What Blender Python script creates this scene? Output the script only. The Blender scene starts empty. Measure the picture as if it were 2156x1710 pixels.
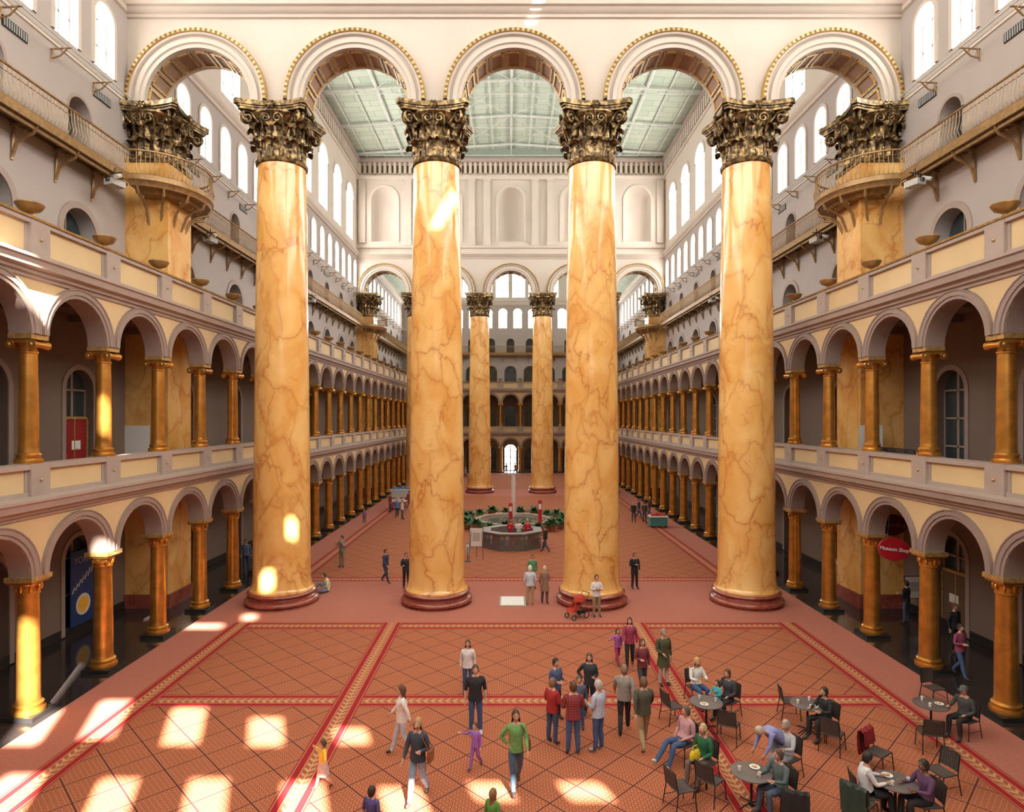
import bpy, math, random
from mathutils import Vector, Matrix
random.seed(7)
pi=math.pi
SC=bpy.context.scene
F=1320.0; CX=-0.24; CZ=8.4; VX=1071.5; VY=880.0
def G(px,py,z=0.0):
    d=(CZ-z)*F/(py-VY)
    return (CX+(px-VX)*d/F, d)
# ------------------------------------------------------------ materials
def nodes(name):
    m=bpy.data.materials.new(name); m.use_nodes=True
    nt=m.node_tree; b=nt.nodes['Principled BSDF']
    return m,nt,b
def N(nt,t,**k):
    n=nt.nodes.new(t)
    for a,v in k.items(): setattr(n,a,v)
    return n
def math_(nt,op,a,b=None,c=None):
    n=N(nt,'ShaderNodeMath',operation=op)
    for i,x in enumerate((a,b,c)):
        if x is None: continue
        if isinstance(x,(int,float)): n.inputs[i].default_value=x
        else: nt.links.new(x,n.inputs[i])
    return n.outputs[0]
def mixc(nt,f,a,b):
    n=N(nt,'ShaderNodeMix',data_type='RGBA')
    if isinstance(f,(int,float)): n.inputs[0].default_value=f
    else: nt.links.new(f,n.inputs[0])
    for s,x in ((6,a),(7,b)):
        if isinstance(x,tuple): n.inputs[s].default_value=(*x[:3],1)
        else: nt.links.new(x,n.inputs[s])
    return n.outputs[2]
def ramp(nt,f,a,b):
    n=N(nt,'ShaderNodeMapRange'); n.clamp=True
    nt.links.new(f,n.inputs[0]); n.inputs[1].default_value=a; n.inputs[2].default_value=b
    return n.outputs[0]
def pos(nt): return N(nt,'ShaderNodeNewGeometry').outputs['Position']
def noise(nt,vec,scale,detail=3,dist=0):
    n=N(nt,'ShaderNodeTexNoise'); n.inputs['Scale'].default_value=scale
    n.inputs['Detail'].default_value=detail; n.inputs['Distortion'].default_value=dist
    nt.links.new(vec,n.inputs['Vector']); return n
def M(name,col,rough=.6,metal=0,var=.12,scale=2.5,coat=0,bump=0,bscale=40):
    m,nt,b=nodes(name)
    p=pos(nt); nz=noise(nt,p,scale)
    f=ramp(nt,nz.outputs[0],.3,.7)
    a=tuple(max(0,c*(1-var)) for c in col); c2=tuple(min(1,c*(1+var)) for c in col)
    nt.links.new(mixc(nt,f,a,c2),b.inputs['Base Color'])
    b.inputs['Roughness'].default_value=rough; b.inputs['Metallic'].default_value=metal
    b.inputs['Coat Weight'].default_value=coat
    if bump:
        bn=N(nt,'ShaderNodeBump'); bn.inputs['Strength'].default_value=bump
        n2=noise(nt,p,bscale); nt.links.new(n2.outputs[0],bn.inputs['Height'])
        nt.links.new(bn.outputs[0],b.inputs['Normal'])
    return m
def EM(name,col,s):
    m,nt,b=nodes(name)
    b.inputs['Base Color'].default_value=(*col,1)
    b.inputs['Emission Color'].default_value=(*col,1); b.inputs['Emission Strength'].default_value=s
    return m
def marble(name,c1,c2,cv,vs=.33,rough=.16):
    m,nt,b=nodes(name); p=pos(nt)
    mp=N(nt,'ShaderNodeMapping'); nt.links.new(p,mp.inputs[0]); mp.inputs['Scale'].default_value=(1,1,.62); mp.inputs['Rotation'].default_value=(.3,.5,.2)
    n1=noise(nt,mp.outputs[0],.9,6,.6)
    va=N(nt,'ShaderNodeVectorMath',operation='SCALE'); nt.links.new(n1.outputs['Color'],va.inputs[0]); va.inputs['Scale'].default_value=1.9
    vb=N(nt,'ShaderNodeVectorMath',operation='ADD'); nt.links.new(mp.outputs[0],vb.inputs[0]); nt.links.new(va.outputs[0],vb.inputs[1])
    def vein(sc,w):
        v=N(nt,'ShaderNodeTexVoronoi',feature='DISTANCE_TO_EDGE'); v.inputs['Scale'].default_value=sc
        nt.links.new(vb.outputs[0],v.inputs['Vector'])
        return math_(nt,'SUBTRACT',1.0,ramp(nt,v.outputs['Distance'],0.0,w))
    v1=vein(vs*1.9,.024); v2=vein(vs*4.4,.03); v3=vein(vs*1.9,.17)
    nm=noise(nt,p,.7,2); gate=ramp(nt,nm.outputs[0],.42,.62); gate1=ramp(nt,noise(nt,p,.45,2).outputs[0],.35,.6)
    v2g=math_(nt,'MULTIPLY',v2,gate)
    base=mixc(nt,ramp(nt,n1.outputs[0],.35,.65),c1,c2)
    base=mixc(nt,math_(nt,'MULTIPLY',math_(nt,'MULTIPLY',v3,v3),.32),base,cv)
    base=mixc(nt,math_(nt,'MULTIPLY',v2g,.45),base,cv)
    base=mixc(nt,math_(nt,'MULTIPLY',math_(nt,'MULTIPLY',v1,gate1),.65),base,cv)
    nt.links.new(base,b.inputs['Base Color'])
    b.inputs['Roughness'].default_value=rough; b.inputs['Coat Weight'].default_value=.2
    b.inputs['Coat Roughness'].default_value=.08
    return m
MARB=marble('gold_marble',(.75,.38,.10),(.86,.54,.20),(.46,.13,.018))
REDM=marble('red_marble',(.26,.055,.04),(.36,.10,.065),(.14,.015,.015),1.5,.2)
WHITE=M('plaster_white',(.60,.525,.455),.7,var=.03,scale=.6)
WHITEN=M('plaster_white_dimmed',(.50,.43,.37),.7,var=.03,scale=.6)  # same white plaster, colour lowered to offset strong light on the near screen
GREYW=M('upper_wall_plaster',(.43,.375,.35),.7,var=.04,scale=.5)
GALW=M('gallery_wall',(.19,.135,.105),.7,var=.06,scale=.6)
CREAM=M('cream_paint',(.64,.47,.255),.6,var=.05,scale=.8)
TAUPE=M('taupe_stone',(.30,.225,.195),.6,var=.06,scale=2)
TAUPE2=M('taupe_light',(.38,.30,.26),.6,var=.06,scale=2)
GOLD=M('gold_paint',(.60,.28,.055),.3,.75,var=.2,scale=3,bump=.08,bscale=25)
GOLD2=M('gold_trim',(.50,.32,.12),.45,.5,var=.3,scale=9)
DKGOLD=M('dark_gold',(.16,.09,.035),.5,.5,var=.4,scale=9)
def capmat():
    m,nt,b=nodes('capital_bronze'); p=pos(nt)
    n=noise(nt,p,5,4,.5); f=ramp(nt,n.outputs[0],.45,.68)
    nt.links.new(mixc(nt,f,(.075,.045,.02),(.44,.29,.12)),b.inputs['Base Color'])
    b.inputs['Metallic'].default_value=.6; b.inputs['Roughness'].default_value=.34
    return m
CAPM=capmat()
IRON=M('balcony_gold_iron',(.33,.20,.085),.45,.45,var=.25,scale=6)
GRAN=M('dark_granite',(.03,.023,.022),.12,var=.4,scale=30)
TANP=M('coffer_tan',(.31,.19,.13),.7,var=.05)
BLACK=M('black_metal',(.03,.027,.025),.45,.3)
DKGL=M('dark_glass_niche_shade',(.04,.052,.056),.1,var=.3,scale=1)
FRAME=M('window_frame',(.42,.43,.42),.6)
STEEL=M('painted_steel',(.58,.60,.56),.5)
WIN=EM('daylight_glass',(1,.97,.93),8.5)
WINN=EM('daylight_glass_end_wall',(1,.97,.93),5.0)
def roofm():
    m,nt,b=nodes('roof_panels'); p=pos(nt)
    br=N(nt,'ShaderNodeTexBrick'); nt.links.new(p,br.inputs['Vector'])
    br.inputs['Scale'].default_value=1; br.inputs['Brick Width'].default_value=2.4; br.inputs['Row Height'].default_value=1.0
    br.inputs['Mortar Size'].default_value=.035
    br.inputs['Color1'].default_value=(.44,.52,.42,1); br.inputs['Color2'].default_value=(.53,.60,.50,1); br.inputs['Mortar'].default_value=(.31,.37,.31,1)
    nt.links.new(br.outputs[0],b.inputs['Base Color']); b.inputs['Roughness'].default_value=.8
    return m
ROOF=roofm()
CARP=M('carpet_plain',(.40,.135,.095),.95,var=.10,scale=14,bump=.3,bscale=160)
def fieldm():
    m,nt,b=nodes('carpet_diamonds'); p=pos(nt)
    s=N(nt,'ShaderNodeSeparateXYZ'); nt.links.new(p,s.inputs[0]); x,y=s.outputs[0],s.outputs[1]
    S=1.30
    u=math_(nt,'DIVIDE',math_(nt,'ADD',x,y),S); v=math_(nt,'DIVIDE',math_(nt,'SUBTRACT',x,y),S)
    def tri(a,k): return math_(nt,'ABSOLUTE',math_(nt,'SUBTRACT',math_(nt,'FRACT',math_(nt,'MULTIPLY',a,k)),.5))
    d=math_(nt,'MAXIMUM',tri(u,1),tri(v,1))
    line=math_(nt,'GREATER_THAN',d,.478)
    line2=math_(nt,'MULTIPLY',math_(nt,'GREATER_THAN',d,.455),math_(nt,'LESS_THAN',d,.478))
    fine=math_(nt,'GREATER_THAN',math_(nt,'ADD',tri(u,9),tri(v,9)),.52)
    fine2=math_(nt,'LESS_THAN',math_(nt,'ADD',tri(u,9),tri(v,9)),.2)
    c=mixc(nt,fine,(.27,.05,.022),(.43,.15,.065))
    c=mixc(nt,fine2,c,(.50,.24,.11))
    c=mixc(nt,line2,c,(.43,.15,.07)); c=mixc(nt,line,c,(.11,.018,.012))
    nt.links.new(c,b.inputs['Base Color']); b.inputs['Roughness'].default_value=.95
    return m
FIELD=fieldm()
def bandm():
    m,nt,b=nodes('carpet_border'); uv=N(nt,'ShaderNodeUVMap')
    s=N(nt,'ShaderNodeSeparateXYZ'); nt.links.new(uv.outputs[0],s.inputs[0]); u,v=s.outputs[0],s.outputs[1]
    a=math_(nt,'ABSOLUTE',math_(nt,'SUBTRACT',v,.5))
    ch=math_(nt,'FRACT',math_(nt,'ADD',math_(nt,'MULTIPLY',u,4.6),math_(nt,'MULTIPLY',a,-3.4)))
    leaf=math_(nt,'MULTIPLY',math_(nt,'LESS_THAN',ch,.42),math_(nt,'LESS_THAN',a,.16))
    stem=math_(nt,'LESS_THAN',a,.018)
    T1=(.50,.27,.12)
    c=mixc(nt,leaf,(.34,.08,.04),T1); c=mixc(nt,stem,c,T1)
    c=mixc(nt,math_(nt,'GREATER_THAN',a,.20),c,T1)
    c=mixc(nt,math_(nt,'GREATER_THAN',a,.225),c,(.30,.004,.008))
    c=mixc(nt,math_(nt,'GREATER_THAN',a,.42),c,(.52,.27,.13))
    c=mixc(nt,math_(nt,'GREATER_THAN',a,.44),c,(.27,.03,.02))
    nt.links.new(c,b.inputs['Base Color']); b.inputs['Roughness'].default_value=.95
    return m
BAND=bandm()
def plaidm():
    m,nt,b=nodes('plaid_flannel'); tc=N(nt,'ShaderNodeTexCoord')
    s=N(nt,'ShaderNodeSeparateXYZ'); nt.links.new(tc.outputs['Object'],s.inputs[0])
    def st(o,k,w): return math_(nt,'LESS_THAN',math_(nt,'FRACT',math_(nt,'MULTIPLY',o,k)),w)
    c=mixc(nt,math_(nt,'MULTIPLY',st(s.outputs[0],16,.4),.55),(.32,.03,.03),(.04,.02,.03))
    c=mixc(nt,math_(nt,'MULTIPLY',st(s.outputs[2],16,.4),.5),c,(.04,.02,.03))
    c=mixc(nt,math_(nt,'MULTIPLY',st(s.outputs[2],16,.08),.4),c,(.4,.3,.28))
    nt.links.new(c,b.inputs['Base Color']); b.inputs['Roughness'].default_value=.9
    return m
PLAID=plaidm()
_cm={}
def CM(c,rough=.8):
    if not isinstance(c,tuple): return c
    k=(tuple(round(x,3) for x in c),rough)
    if k not in _cm: _cm[k]=M('cloth_%d'%len(_cm),c,rough,var=.15,scale=12)
    return _cm[k]
# ------------------------------------------------------------ mesh builder
class MB:
    def __init__(s): s.v=[];s.f=[];s.m=[];s.sm=[];s.uv={}
    def poly(s,pts,m=0,sm=False,uv=None):
        i=len(s.v); s.v+= [tuple(p) for p in pts]; 
        if uv: s.uv[len(s.f)]=uv
        s.f.append(tuple(range(i,i+len(pts)))); s.m.append(m); s.sm.append(sm)
    def grid(s,rows,m=0,sm=True,closed=False,mf=None):
        i=len(s.v); nr=len(rows); nc=len(rows[0])
        for r in rows: s.v+=[tuple(p) for p in r]
        for a in range(nr-1):
            for b in range(nc if closed else nc-1):
                b2=(b+1)%nc
                s.f.append((i+a*nc+b,i+a*nc+b2,i+(a+1)*nc+b2,i+(a+1)*nc+b))
                s.m.append(mf(a,b) if mf else m); s.sm.append(sm)
    def box(s,x0,x1,y0,y1,z0,z1,m=0,T=None):
        T=T or (lambda a,b,c:(a,b,c))
        p=[T(x,y,z) for z in (z0,z1) for y in (y0,y1) for x in (x0,x1)]
        i=len(s.v); s.v+=[tuple(q) for q in p]
        for f in ((0,1,3,2),(4,6,7,5),(0,4,5,1),(2,3,7,6),(0,2,6,4),(1,5,7,3)):
            s.f.append(tuple(i+k for k in f)); s.m.append(m); s.sm.append(False)
    def lathe(s,prof,n=24,c=(0,0,0),m=0,sm=True,a0=0,a1=2*pi,sx=1,sy=1,mf=None):
        full=abs(a1-a0-2*pi)<1e-6; k=n if full else n+1
        rows=[[(c[0]+sx*r*math.cos(a0+(a1-a0)*j/n),c[1]+sy*r*math.sin(a0+(a1-a0)*j/n),c[2]+z) for j in range(k)] for r,z in prof]
        s.grid(rows,m,sm,closed=full,mf=mf)
    def tube(s,pts,rad,n=6,m=0,cap=True,sm=True,flat=1.0):
        pts=[Vector(p) for p in pts]; 
        if isinstance(rad,(int,float)): rad=[rad]*len(pts)
        rows=[]; ref=None
        for i,p in enumerate(pts):
            d=(pts[min(i+1,len(pts)-1)]-pts[max(i-1,0)])
            if d.length<1e-9: d=Vector((0,0,1))
            d.normalize()
            if ref is None:
                ref=Vector((0,0,1)) if abs(d.z)<.9 else Vector((1,0,0))
            a=ref-d*ref.dot(d)
            if a.length<1e-4: a=d.orthogonal()
            a.normalize(); b=d.cross(a); ref=a
            rows.append([p+(a*math.cos(2*pi*j/n)+b*math.sin(2*pi*j/n)*flat)*rad[i] for j in range(n)])
        s.grid(rows,m,sm,closed=True)
        if cap: s.poly(rows[0][::-1],m); s.poly(rows[-1],m)
    def ell(s,c,r,m=0,n=10,k=7,R=None):
        rows=[]
        for i in range(k+1):
            t=pi*i/k; row=[]
            for j in range(n):
                a=2*pi*j/n; p=Vector((r[0]*math.sin(t)*math.cos(a),r[1]*math.sin(t)*math.sin(a),r[2]*math.cos(t)))
                if R: p=R@p
                row.append(Vector(c)+p)
            rows.append(row)
        s.grid(rows,m,True,closed=True)
    def mesh(s,name,mats):
        me=bpy.data.meshes.new(name); me.from_pydata(s.v,[],s.f)
        for x in mats: me.materials.append(x)
        me.polygons.foreach_set('material_index',s.m); me.polygons.foreach_set('use_smooth',s.sm)
        if s.uv:
            l=me.uv_layers.new(name='UVMap')
            for fi,uv in s.uv.items():
                for k,li in enumerate(me.polygons[fi].loop_indices): l.data[li].uv=uv[k]
        me.update()
        try: me.set_sharp_from_angle(angle=math.radians(38))
        except Exception: pass
        return me
    def obj(s,name,mats,loc=(0,0,0),rot=0,parent=None):
        return inst(name,s.mesh(name,mats),loc,rot,parent=parent)
def inst(name,me,loc=(0,0,0),rot=0,scale=1,parent=None):
    o=bpy.data.objects.new(name,me); SC.collection.objects.link(o)
    o.location=loc; o.rotation_euler=(0,0,rot)
    o.scale=(scale,)*3
    if parent: o.parent=parent
    return o
# ------------------------------------------------------------ people (built first: cheap depsgraph)
SKIN=M('skin',(.58,.32,.22),.55,var=.05); SKIN2=M('skin_dark',(.20,.10,.06),.55,var=.05)
EYEW=M('eye_white',(.7,.7,.7),.3,var=0); LIP=M('lips',(.40,.12,.10),.5,var=.05)
def skinmesh(verts,edges,rads):
    me=bpy.data.meshes.new('t'); me.from_pydata(verts,edges,[])
    o=bpy.data.objects.new('t',me); SC.collection.objects.link(o)
    o.modifiers.new('s','SKIN'); 
    d=me.skin_vertices[0].data
    for i,r in enumerate(rads):
        d[i].radius=(r,r) if not isinstance(r,tuple) else r
        d[i].use_root=(i==0)
    o.modifiers['s'].use_smooth_shade=True
    m=o.modifiers.new('u','SUBSURF'); m.levels=2; m.render_levels=2
    dg=bpy.context.evaluated_depsgraph_get(); dg.update()
    e=bpy.data.meshes.new_from_object(o.evaluated_get(dg))
    vs=[v.co.copy() for v in e.vertices]; fs=[tuple(p.vertices) for p in e.polygons]
    bpy.data.objects.remove(o); bpy.data.meshes.remove(me); bpy.data.meshes.remove(e)
    return vs,fs
def V(*a): return Vector(a)
def person(kind,loc,rot,h=1.75,pose='stand',shirt=(.3,.3,.35),pants=(.06,.09,.18),hair=(.06,.035,.02),long=False,
           arms=('down','down'),skin=SKIN,sleeve='long',shoe=(.04,.03,.03),coat=False,bag=None,yaw=0,pitch=0,cap=None,female=False,z=0,skirt=False):
    J={}
    L=-1;R=1
    sw=.170 if female else .195
    P=V(0,0,.95);W=V(0,0,1.12);C=V(0,.0,1.34);NK=V(0,.005,1.49)
    def legs(sd,k,a,t=None):
        J['k',sd]=V(*k); J['a',sd]=V(*a); J['t',sd]=V(*t) if t else V(a[0]*1.15,a[1]-.17,max(.035,a[2]-.055))
    if pose=='stand':
        legs(L,(-.10,-.02,.5),(-.11,.02,.09)); legs(R,(.11,-.01,.5),(.13,0,.09))
    elif pose=='walk':
        legs(L,(-.09,-.14,.50),(-.09,-.24,.10),(-.10,-.40,.07)); legs(R,(.09,.05,.48),(.09,.32,.16),(.10,.22,.04))
    elif pose=='sit':
        P=V(0,.02,.53);W=V(0,.05,.70);C=V(0,.04,.92);NK=V(0,.02,1.07)
        legs(L,(-.12,-.42,.54),(-.12,-.46,.09)); legs(R,(.13,-.42,.54),(.15,-.38,.09))
    elif pose=='recline':
        P=V(0,-.02,.53);W=V(0,.08,.69);C=V(0,.14,.90);NK=V(0,.13,1.06)
        legs(L,(-.12,-.42,.56),(-.12,-.78,.16),(-.12,-.90,.22)); legs(R,(.13,-.44,.55),(.15,-.62,.10))
    elif pose=='bend':
        P=V(0,.18,.93);W=V(0,.05,1.04);C=V(0,-.16,1.14);NK=V(0,-.31,1.17)
        legs(L,(-.10,.08,.5),(-.11,.14,.09)); legs(R,(.11,.10,.5),(.13,.06,.09))
    elif pose=='floor':
        P=V(0,.05,.14);W=V(0,.10,.30);C=V(0,.04,.52);NK=V(0,-.02,.66)
        legs(L,(-.20,-.30,.42),(-.14,-.52,.09)); legs(R,(.30,-.32,.12),(.05,-.48,.08))
    up=(NK-C).normalized()
    S0=C+up*.075
    hd=NK+up*.155+V(0,-.015,0)
    if pose=='bend': hd=NK+V(0,-.15,.03)
    for sd,ar in ((L,arms[0]),(R,arms[1])):
        sh=S0+V(sd*sw,0,-.005); J['s',sd]=sh
        if ar=='down': e=sh+V(sd*.055,.03,-.27); w=e+V(sd*.01,-.05,-.245)
        elif ar=='front': e=sh+V(sd*.05,.0,-.27); w=e+V(-sd*.08,-.22,.04)
        elif ar=='table': e=sh+V(sd*.07,-.13,-.22); w=e+V(-sd*.08,-.22,.03)
        elif ar=='lap': e=sh+V(sd*.06,-.03,-.26); w=e+V(-sd*.10,-.20,-.08)
        elif ar=='swingf': e=sh+V(sd*.05,-.09,-.25); w=e+V(0,-.17,-.17)
        elif ar=='swingb': e=sh+V(sd*.05,.12,-.24); w=e+V(sd*.01,.06,-.23)
        elif ar=='hip': e=sh+V(sd*.17,.05,-.22); w=e+V(-sd*.15,-.07,-.16)
        elif ar=='raise': e=sh+V(sd*.10,-.14,-.18); w=e+V(-sd*.05,-.12,.22)
        elif ar=='out': e=sh+V(sd*.22,-.03,-.13); w=e+V(sd*.20,-.08,.02)
        elif ar=='fold': e=sh+V(sd*.07,-.06,-.25); w=e+V(-sd*.24,-.13,.06)
        elif ar=='reach': e=sh+V(sd*.03,-.10,-.25); w=e+V(-sd*.02,-.12,-.20)
        J['e',sd]=e; J['w',sd]=w
    vs=[];rd=[];ed=[];bones=[]
    def add(p,r,par,lab):
        vs.append(tuple(p)); rd.append(r); i=len(vs)-1
        if par is not None: ed.append((par,i)); bones.append((Vector(vs[par]),Vector(p),lab,(rd[par]+r)/2))
        return i
    ip=add(P,.135,None,'pants'); iw=add(W,.12,ip,'shirt'); ic=add(C,.14,iw,'shirt'); ink=add(NK,.058,ic,'skin'); add(hd-up*.06,.054,ink,'skin')
    lower='pants'
    for sd in (L,R):
        hp=P+V(sd*.09,-.01 if pose in('sit','recline') else 0,-.04)
        k,a,t=J['k',sd],J['a',sd],J['t',sd]
        i=add(hp,.098,ip,'pants'); i=add(hp.lerp(k,.5),.092,i,lower); i=add(k,.071,i,lower)
        cm=k.lerp(a,.35)+V(0,.015,0); i=add(cm,.070,i,'skin' if skirt else lower); i=add(a,.054,i,'skin' if skirt else lower)
        i=add(a.lerp(t,.5)+V(0,0,-.01),.045,i,'shoe'); add(t,.036,i,'shoe')
        s,e,w=J['s',sd],J['e',sd],J['w',sd]
        fo='shirt' if sleeve=='long' else 'skin'
        i=add(s,.068,ic,'shirt'); i=add(s.lerp(e,.5),.061,i,'shirt'); i=add(e,.051,i,'shirt' if sleeve!='none' else 'skin'); i=add(e.lerp(w,.4),.047,i,fo); add(w,.030,i,fo)
    mb=MB(); mi={'shirt':0,'pants':1,'skin':2,'shoe':3}
    try: sv,sf=skinmesh(vs,ed,rd)
    except Exception as ex: print('SKINFAIL',ex); sv,sf=[],[]
    if not sf:
        for a,b,lab,r in bones: mb.tube([a,b],r,8,mi[lab])
    else:
        n0=len(mb.v); mb.v+=[tuple(v) for v in sv]
        for f in sf:
            c=sum((sv[i] for i in f),Vector())/len(f); best=None;bd=9
            for a,b,lab,r in bones:
                ab=b-a; t=max(0,min(1,(c-a).dot(ab)/max(1e-9,ab.length_squared)))
                d=(c-(a+ab*t)).length-r
                if d<bd: bd=d;best=lab
            mb.f.append(tuple(n0+i for i in f)); mb.m.append(mi[best]); mb.sm.append(True)
    def ring(c,ax,ay,fw,n=20,fold=0):
        return [c+V(1,0,0)*ax*(1+fold*math.sin(5*2*pi*j/n+ax*30))*math.cos(2*pi*j/n)+fw*ay*(1+fold*math.sin(5*2*pi*j/n+ax*30))*math.sin(2*pi*j/n) for j in range(n)]
    def fwd(d): 
        f=V(1,0,0).cross(d); f.normalize(); return f
    dl=(W-P).normalized(); du=(C-W).normalized(); k=.98 if female else 1.08
    rows=[]
    if coat and pose in('stand','walk'):
        rows.append(ring(P-V(0,0,.34),.22,.19,fwd(dl))); rows.append(ring(P-V(0,0,.15),.20,.165,fwd(dl)))
    hem=P-dl*(.07 if pose not in('sit','recline') else -.04)
    rows+=[ring(hem,.176*k+.004,.145,fwd(dl),fold=.03),ring(P.lerp(W,.55),.164*k,.138,fwd(dl),fold=.02),ring(W,.150*k,.13,fwd(dl),fold=.025),ring(W.lerp(C,.5),.168*k,.14,fwd(du),fold=.015),
           ring(C,.185*k,.145,fwd(du)),ring(S0-up*.01,.185*k,.11,fwd(up)),ring(S0+up*.035,.125,.085,fwd(up)),ring(S0+up*.06,.070,.066,fwd(up))]
    mb.grid(rows,0,True,closed=True)
    if skirt:
        mb.grid([ring(P+V(0,0,.08),.16,.135,fwd(dl)),ring(P-V(0,0,.15),.21,.18,fwd(dl),fold=.05),ring(P-V(0,0,.42),.25,.22,fwd(dl),fold=.07)],1,True,closed=True)
    # head
    Rm=(Matrix.Rotation(yaw,3,'Z')@Matrix.Rotation(-pitch,3,'X'))
    if pose=='bend': Rm=Matrix.Rotation(.9,3,'X')
    hs=1.06+max(0,(1.5-h))*.55
    def H(x,y,zz): return hd+Rm@(V(x,y,zz)*hs)
    rows=[]
    for i in range(13):
        t=pi*i/12; row=[]
        for j in range(20):
            a=2*pi*j/20; x=math.sin(t)*math.cos(a); y=math.sin(t)*math.sin(a); zz=math.cos(t)
            jaw=1-.28*max(0,-zz); fx=.076*x*jaw; fy=.096*y*(jaw if y<0 else 1-.2*max(0,-zz)); fz=.118*zz
            if y<0 and zz<-.2: fy-=.008
            row.append(H(fx,fy,fz))
        rows.append(row)
    mb.grid(rows,2,True,closed=True)
    mb.tube([H(0,-.09,.015),H(0,-.112,-.025),H(0,-.092,-.036)],[.007,.014,.008],5,2)
    mb.ell(H(0,-.088,-.062),(.024*hs,.008,.007),5,8,4,Rm)
    for sd in (L,R):
        mb.ell(H(sd*.030,-.083,.005),(.014*hs,.009,.009),4,8,5,Rm); mb.ell(H(sd*.030,-.091,.005),(.006*hs,.004,.006),6,6,4,Rm)
        mb.tube([H(sd*.046,-.080,.03),H(sd*.03,-.092,.035),H(sd*.015,-.092,.029)],.004,4,6)
        mb.ell(H(sd*.078,.0,-.01),(.010,.02,.03),2,6,5,Rm)
    rows=[]; nA=24
    for i in range(9):
        row=[]
        for j in range(nA):
            a=2*pi*j/nA; back=(math.sin(a)+1)/2
            lim=math.radians(48+82*min(1,back*1.6)); t=lim*i/8
            q=1.10+.03*math.sin(5*a+i)
            row.append(H(.080*q*math.sin(t)*math.cos(a),.100*q*math.sin(t)*math.sin(a)+.004,.122*q*math.cos(t)))
        rows.append(row)
    if long:
        last=rows[-1]
        for s_,dz in ((1,.10),(2,.2),(3,.30)):
            row=[]
            for j in range(nA):
                a=2*pi*j/nA; w=max(0,min(1,(math.sin(a)+.35)*1.6))
                b=last[j]; row.append(b+V(math.cos(a)*.012*s_*w,.012*s_*w,-dz*w*(1+.08*math.sin(j*2.1))))
            rows.append(row)
    mb.grid(rows,6,True,closed=True)
    if cap:
        mb.lathe([(0,.142),(.06,.132),(.092,.085),(.096,.03)],14,tuple(hd),7); mb.ell(hd+V(0,-.13,.045),(.07,.07,.008),7,10,4)
    # hands
    for sd in (L,R):
        w=J['w',sd]; d=(w-J['e',sd]).normalized(); side=V(0,1,0).cross(d)
        if side.length<.2: side=V(1,0,0).cross(d)
        side.normalize(); nrm=d.cross(side)
        kn=w+d*.085
        mb.tube([w-d*.02,w+d*.03,kn],[.026,.038,.036],8,2,flat=.5)
        for q,(o,ln) in enumerate(((-.027,.066),(-.009,.076),(.009,.071),(.026,.056))):
            b=kn+nrm*o; mb.tube([b-d*.01,b+d*ln*.5+side*.006,b+d*ln*.9+side*.022],[.0095,.0088,.006],5,2)
        b=w+d*.03-nrm*.03; mb.tube([b,b+d*.03-nrm*.022,b+d*.06-nrm*.026],[.012,.010,.007],5,2)
    mats=[CM(shirt),CM(pants),skin,CM(shoe,.5),EYEW,LIP,CM(hair,.6),CM(cap) if cap else BLACK]
    if bag:
        mats.append(CM(bag,.6)); 
        c=P+V(.28,.02,.08)
        mb.grid([[c+V(.06*sx*math.cos(t*pi/6),sy*math.sin(t*pi/6),zz) for t in range(12)] for zz,sx,sy in ((-.14,.2,.1),(-.13,.9,.16),(0,1,.17),(.10,.7,.15),(.12,.1,.12))],8,True,closed=True)
        mb.tube([c+V(0,-.1,.10),S0+V(.13,-.11,.02),S0+V(.07,.02,.07),S0+V(.11,.1,0),c+V(0,.1,.10)],.012,5,8)
    s=h/1.75
    o=mb.obj(kind,mats,(loc[0],loc[1],z+.012),rot); o.scale=(s,s,s)
    return o
JE=(.05,.09,.20); KH=(.36,.25,.13); BK=(.018,.018,.022); BR=(.10,.045,.022); BL=(.42,.25,.10)
A=pi
person('woman',G(985,1462),0,1.62,'stand',(.65,.6,.6),JE,BR,True,('down','down'),female=True)
person('man',G(1001,1545),.1,1.80,'stand',BK,JE,BR,False,('down','down'),sleeve='short',shoe=(.5,.5,.5))
person('woman',G(846,1590),-1.3,1.70,'walk',(.7,.66,.62),(.5,.5,.55),BR,True,('swingf','swingb'),female=True)
person('woman',G(880,1688),-.25,1.80,'walk',(.04,.05,.07),(.28,.36,.48),BL,True,('swingf','front'),female=True,bag=(.25,.08,.03))
person('girl',G(1001,1620),-.5,1.08,'walk',(.28,.11,.40),(.26,.10,.36),BR,False,('out','down'),female=True)
person('woman',G(1086,1664),.15,1.78,'walk',(.16,.32,.10),(.06,.10,.16),(.07,.03,.015),True,('hip','swingf'),female=True,bag=(.14,.06,.03))
person('girl',G(680,1662),-1.0,1.08,'walk',(.8,.5,.05),(.6,.42,.38),BR,False,('out','out'),female=True,skirt=True)
person('boy',(-2.9,12.15),2.7,1.22,'stand',(.10,.07,.22),JE,(.03,.02,.015),False,sleeve='short')
person('girl',(-.55,12.1),2.6,1.20,'stand',(.12,.3,.06),JE,(.25,.12,.05),True,female=True)
person('man',G(1207,1590),A+.1,1.80,'stand',PLAID,JE,BR,False,('lap','lap'),shoe=(.3,.2,.15))
person('woman',G(1163,1568),A-.7,1.68,'stand',(.34,.02,.02),(.05,.08,.15),(.20,.10,.05),False,('front','front'),female=True)
person('man',G(1260,1582),A+.8,1.76,'stand',(.42,.46,.58),JE,(.45,.40,.36),False,('front','front'),shoe=(.4,.4,.4))
person('woman',G(1170,1516),.7,1.68,'stand',(.06,.09,.18),BK,(.02,.015,.01),False,('front','front'),female=True)
person('woman',G(1241,1506),-.2,1.72,'stand',(.03,.03,.035),BK,(.10,.05,.03),True,('hip','front'),female=True)
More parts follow.
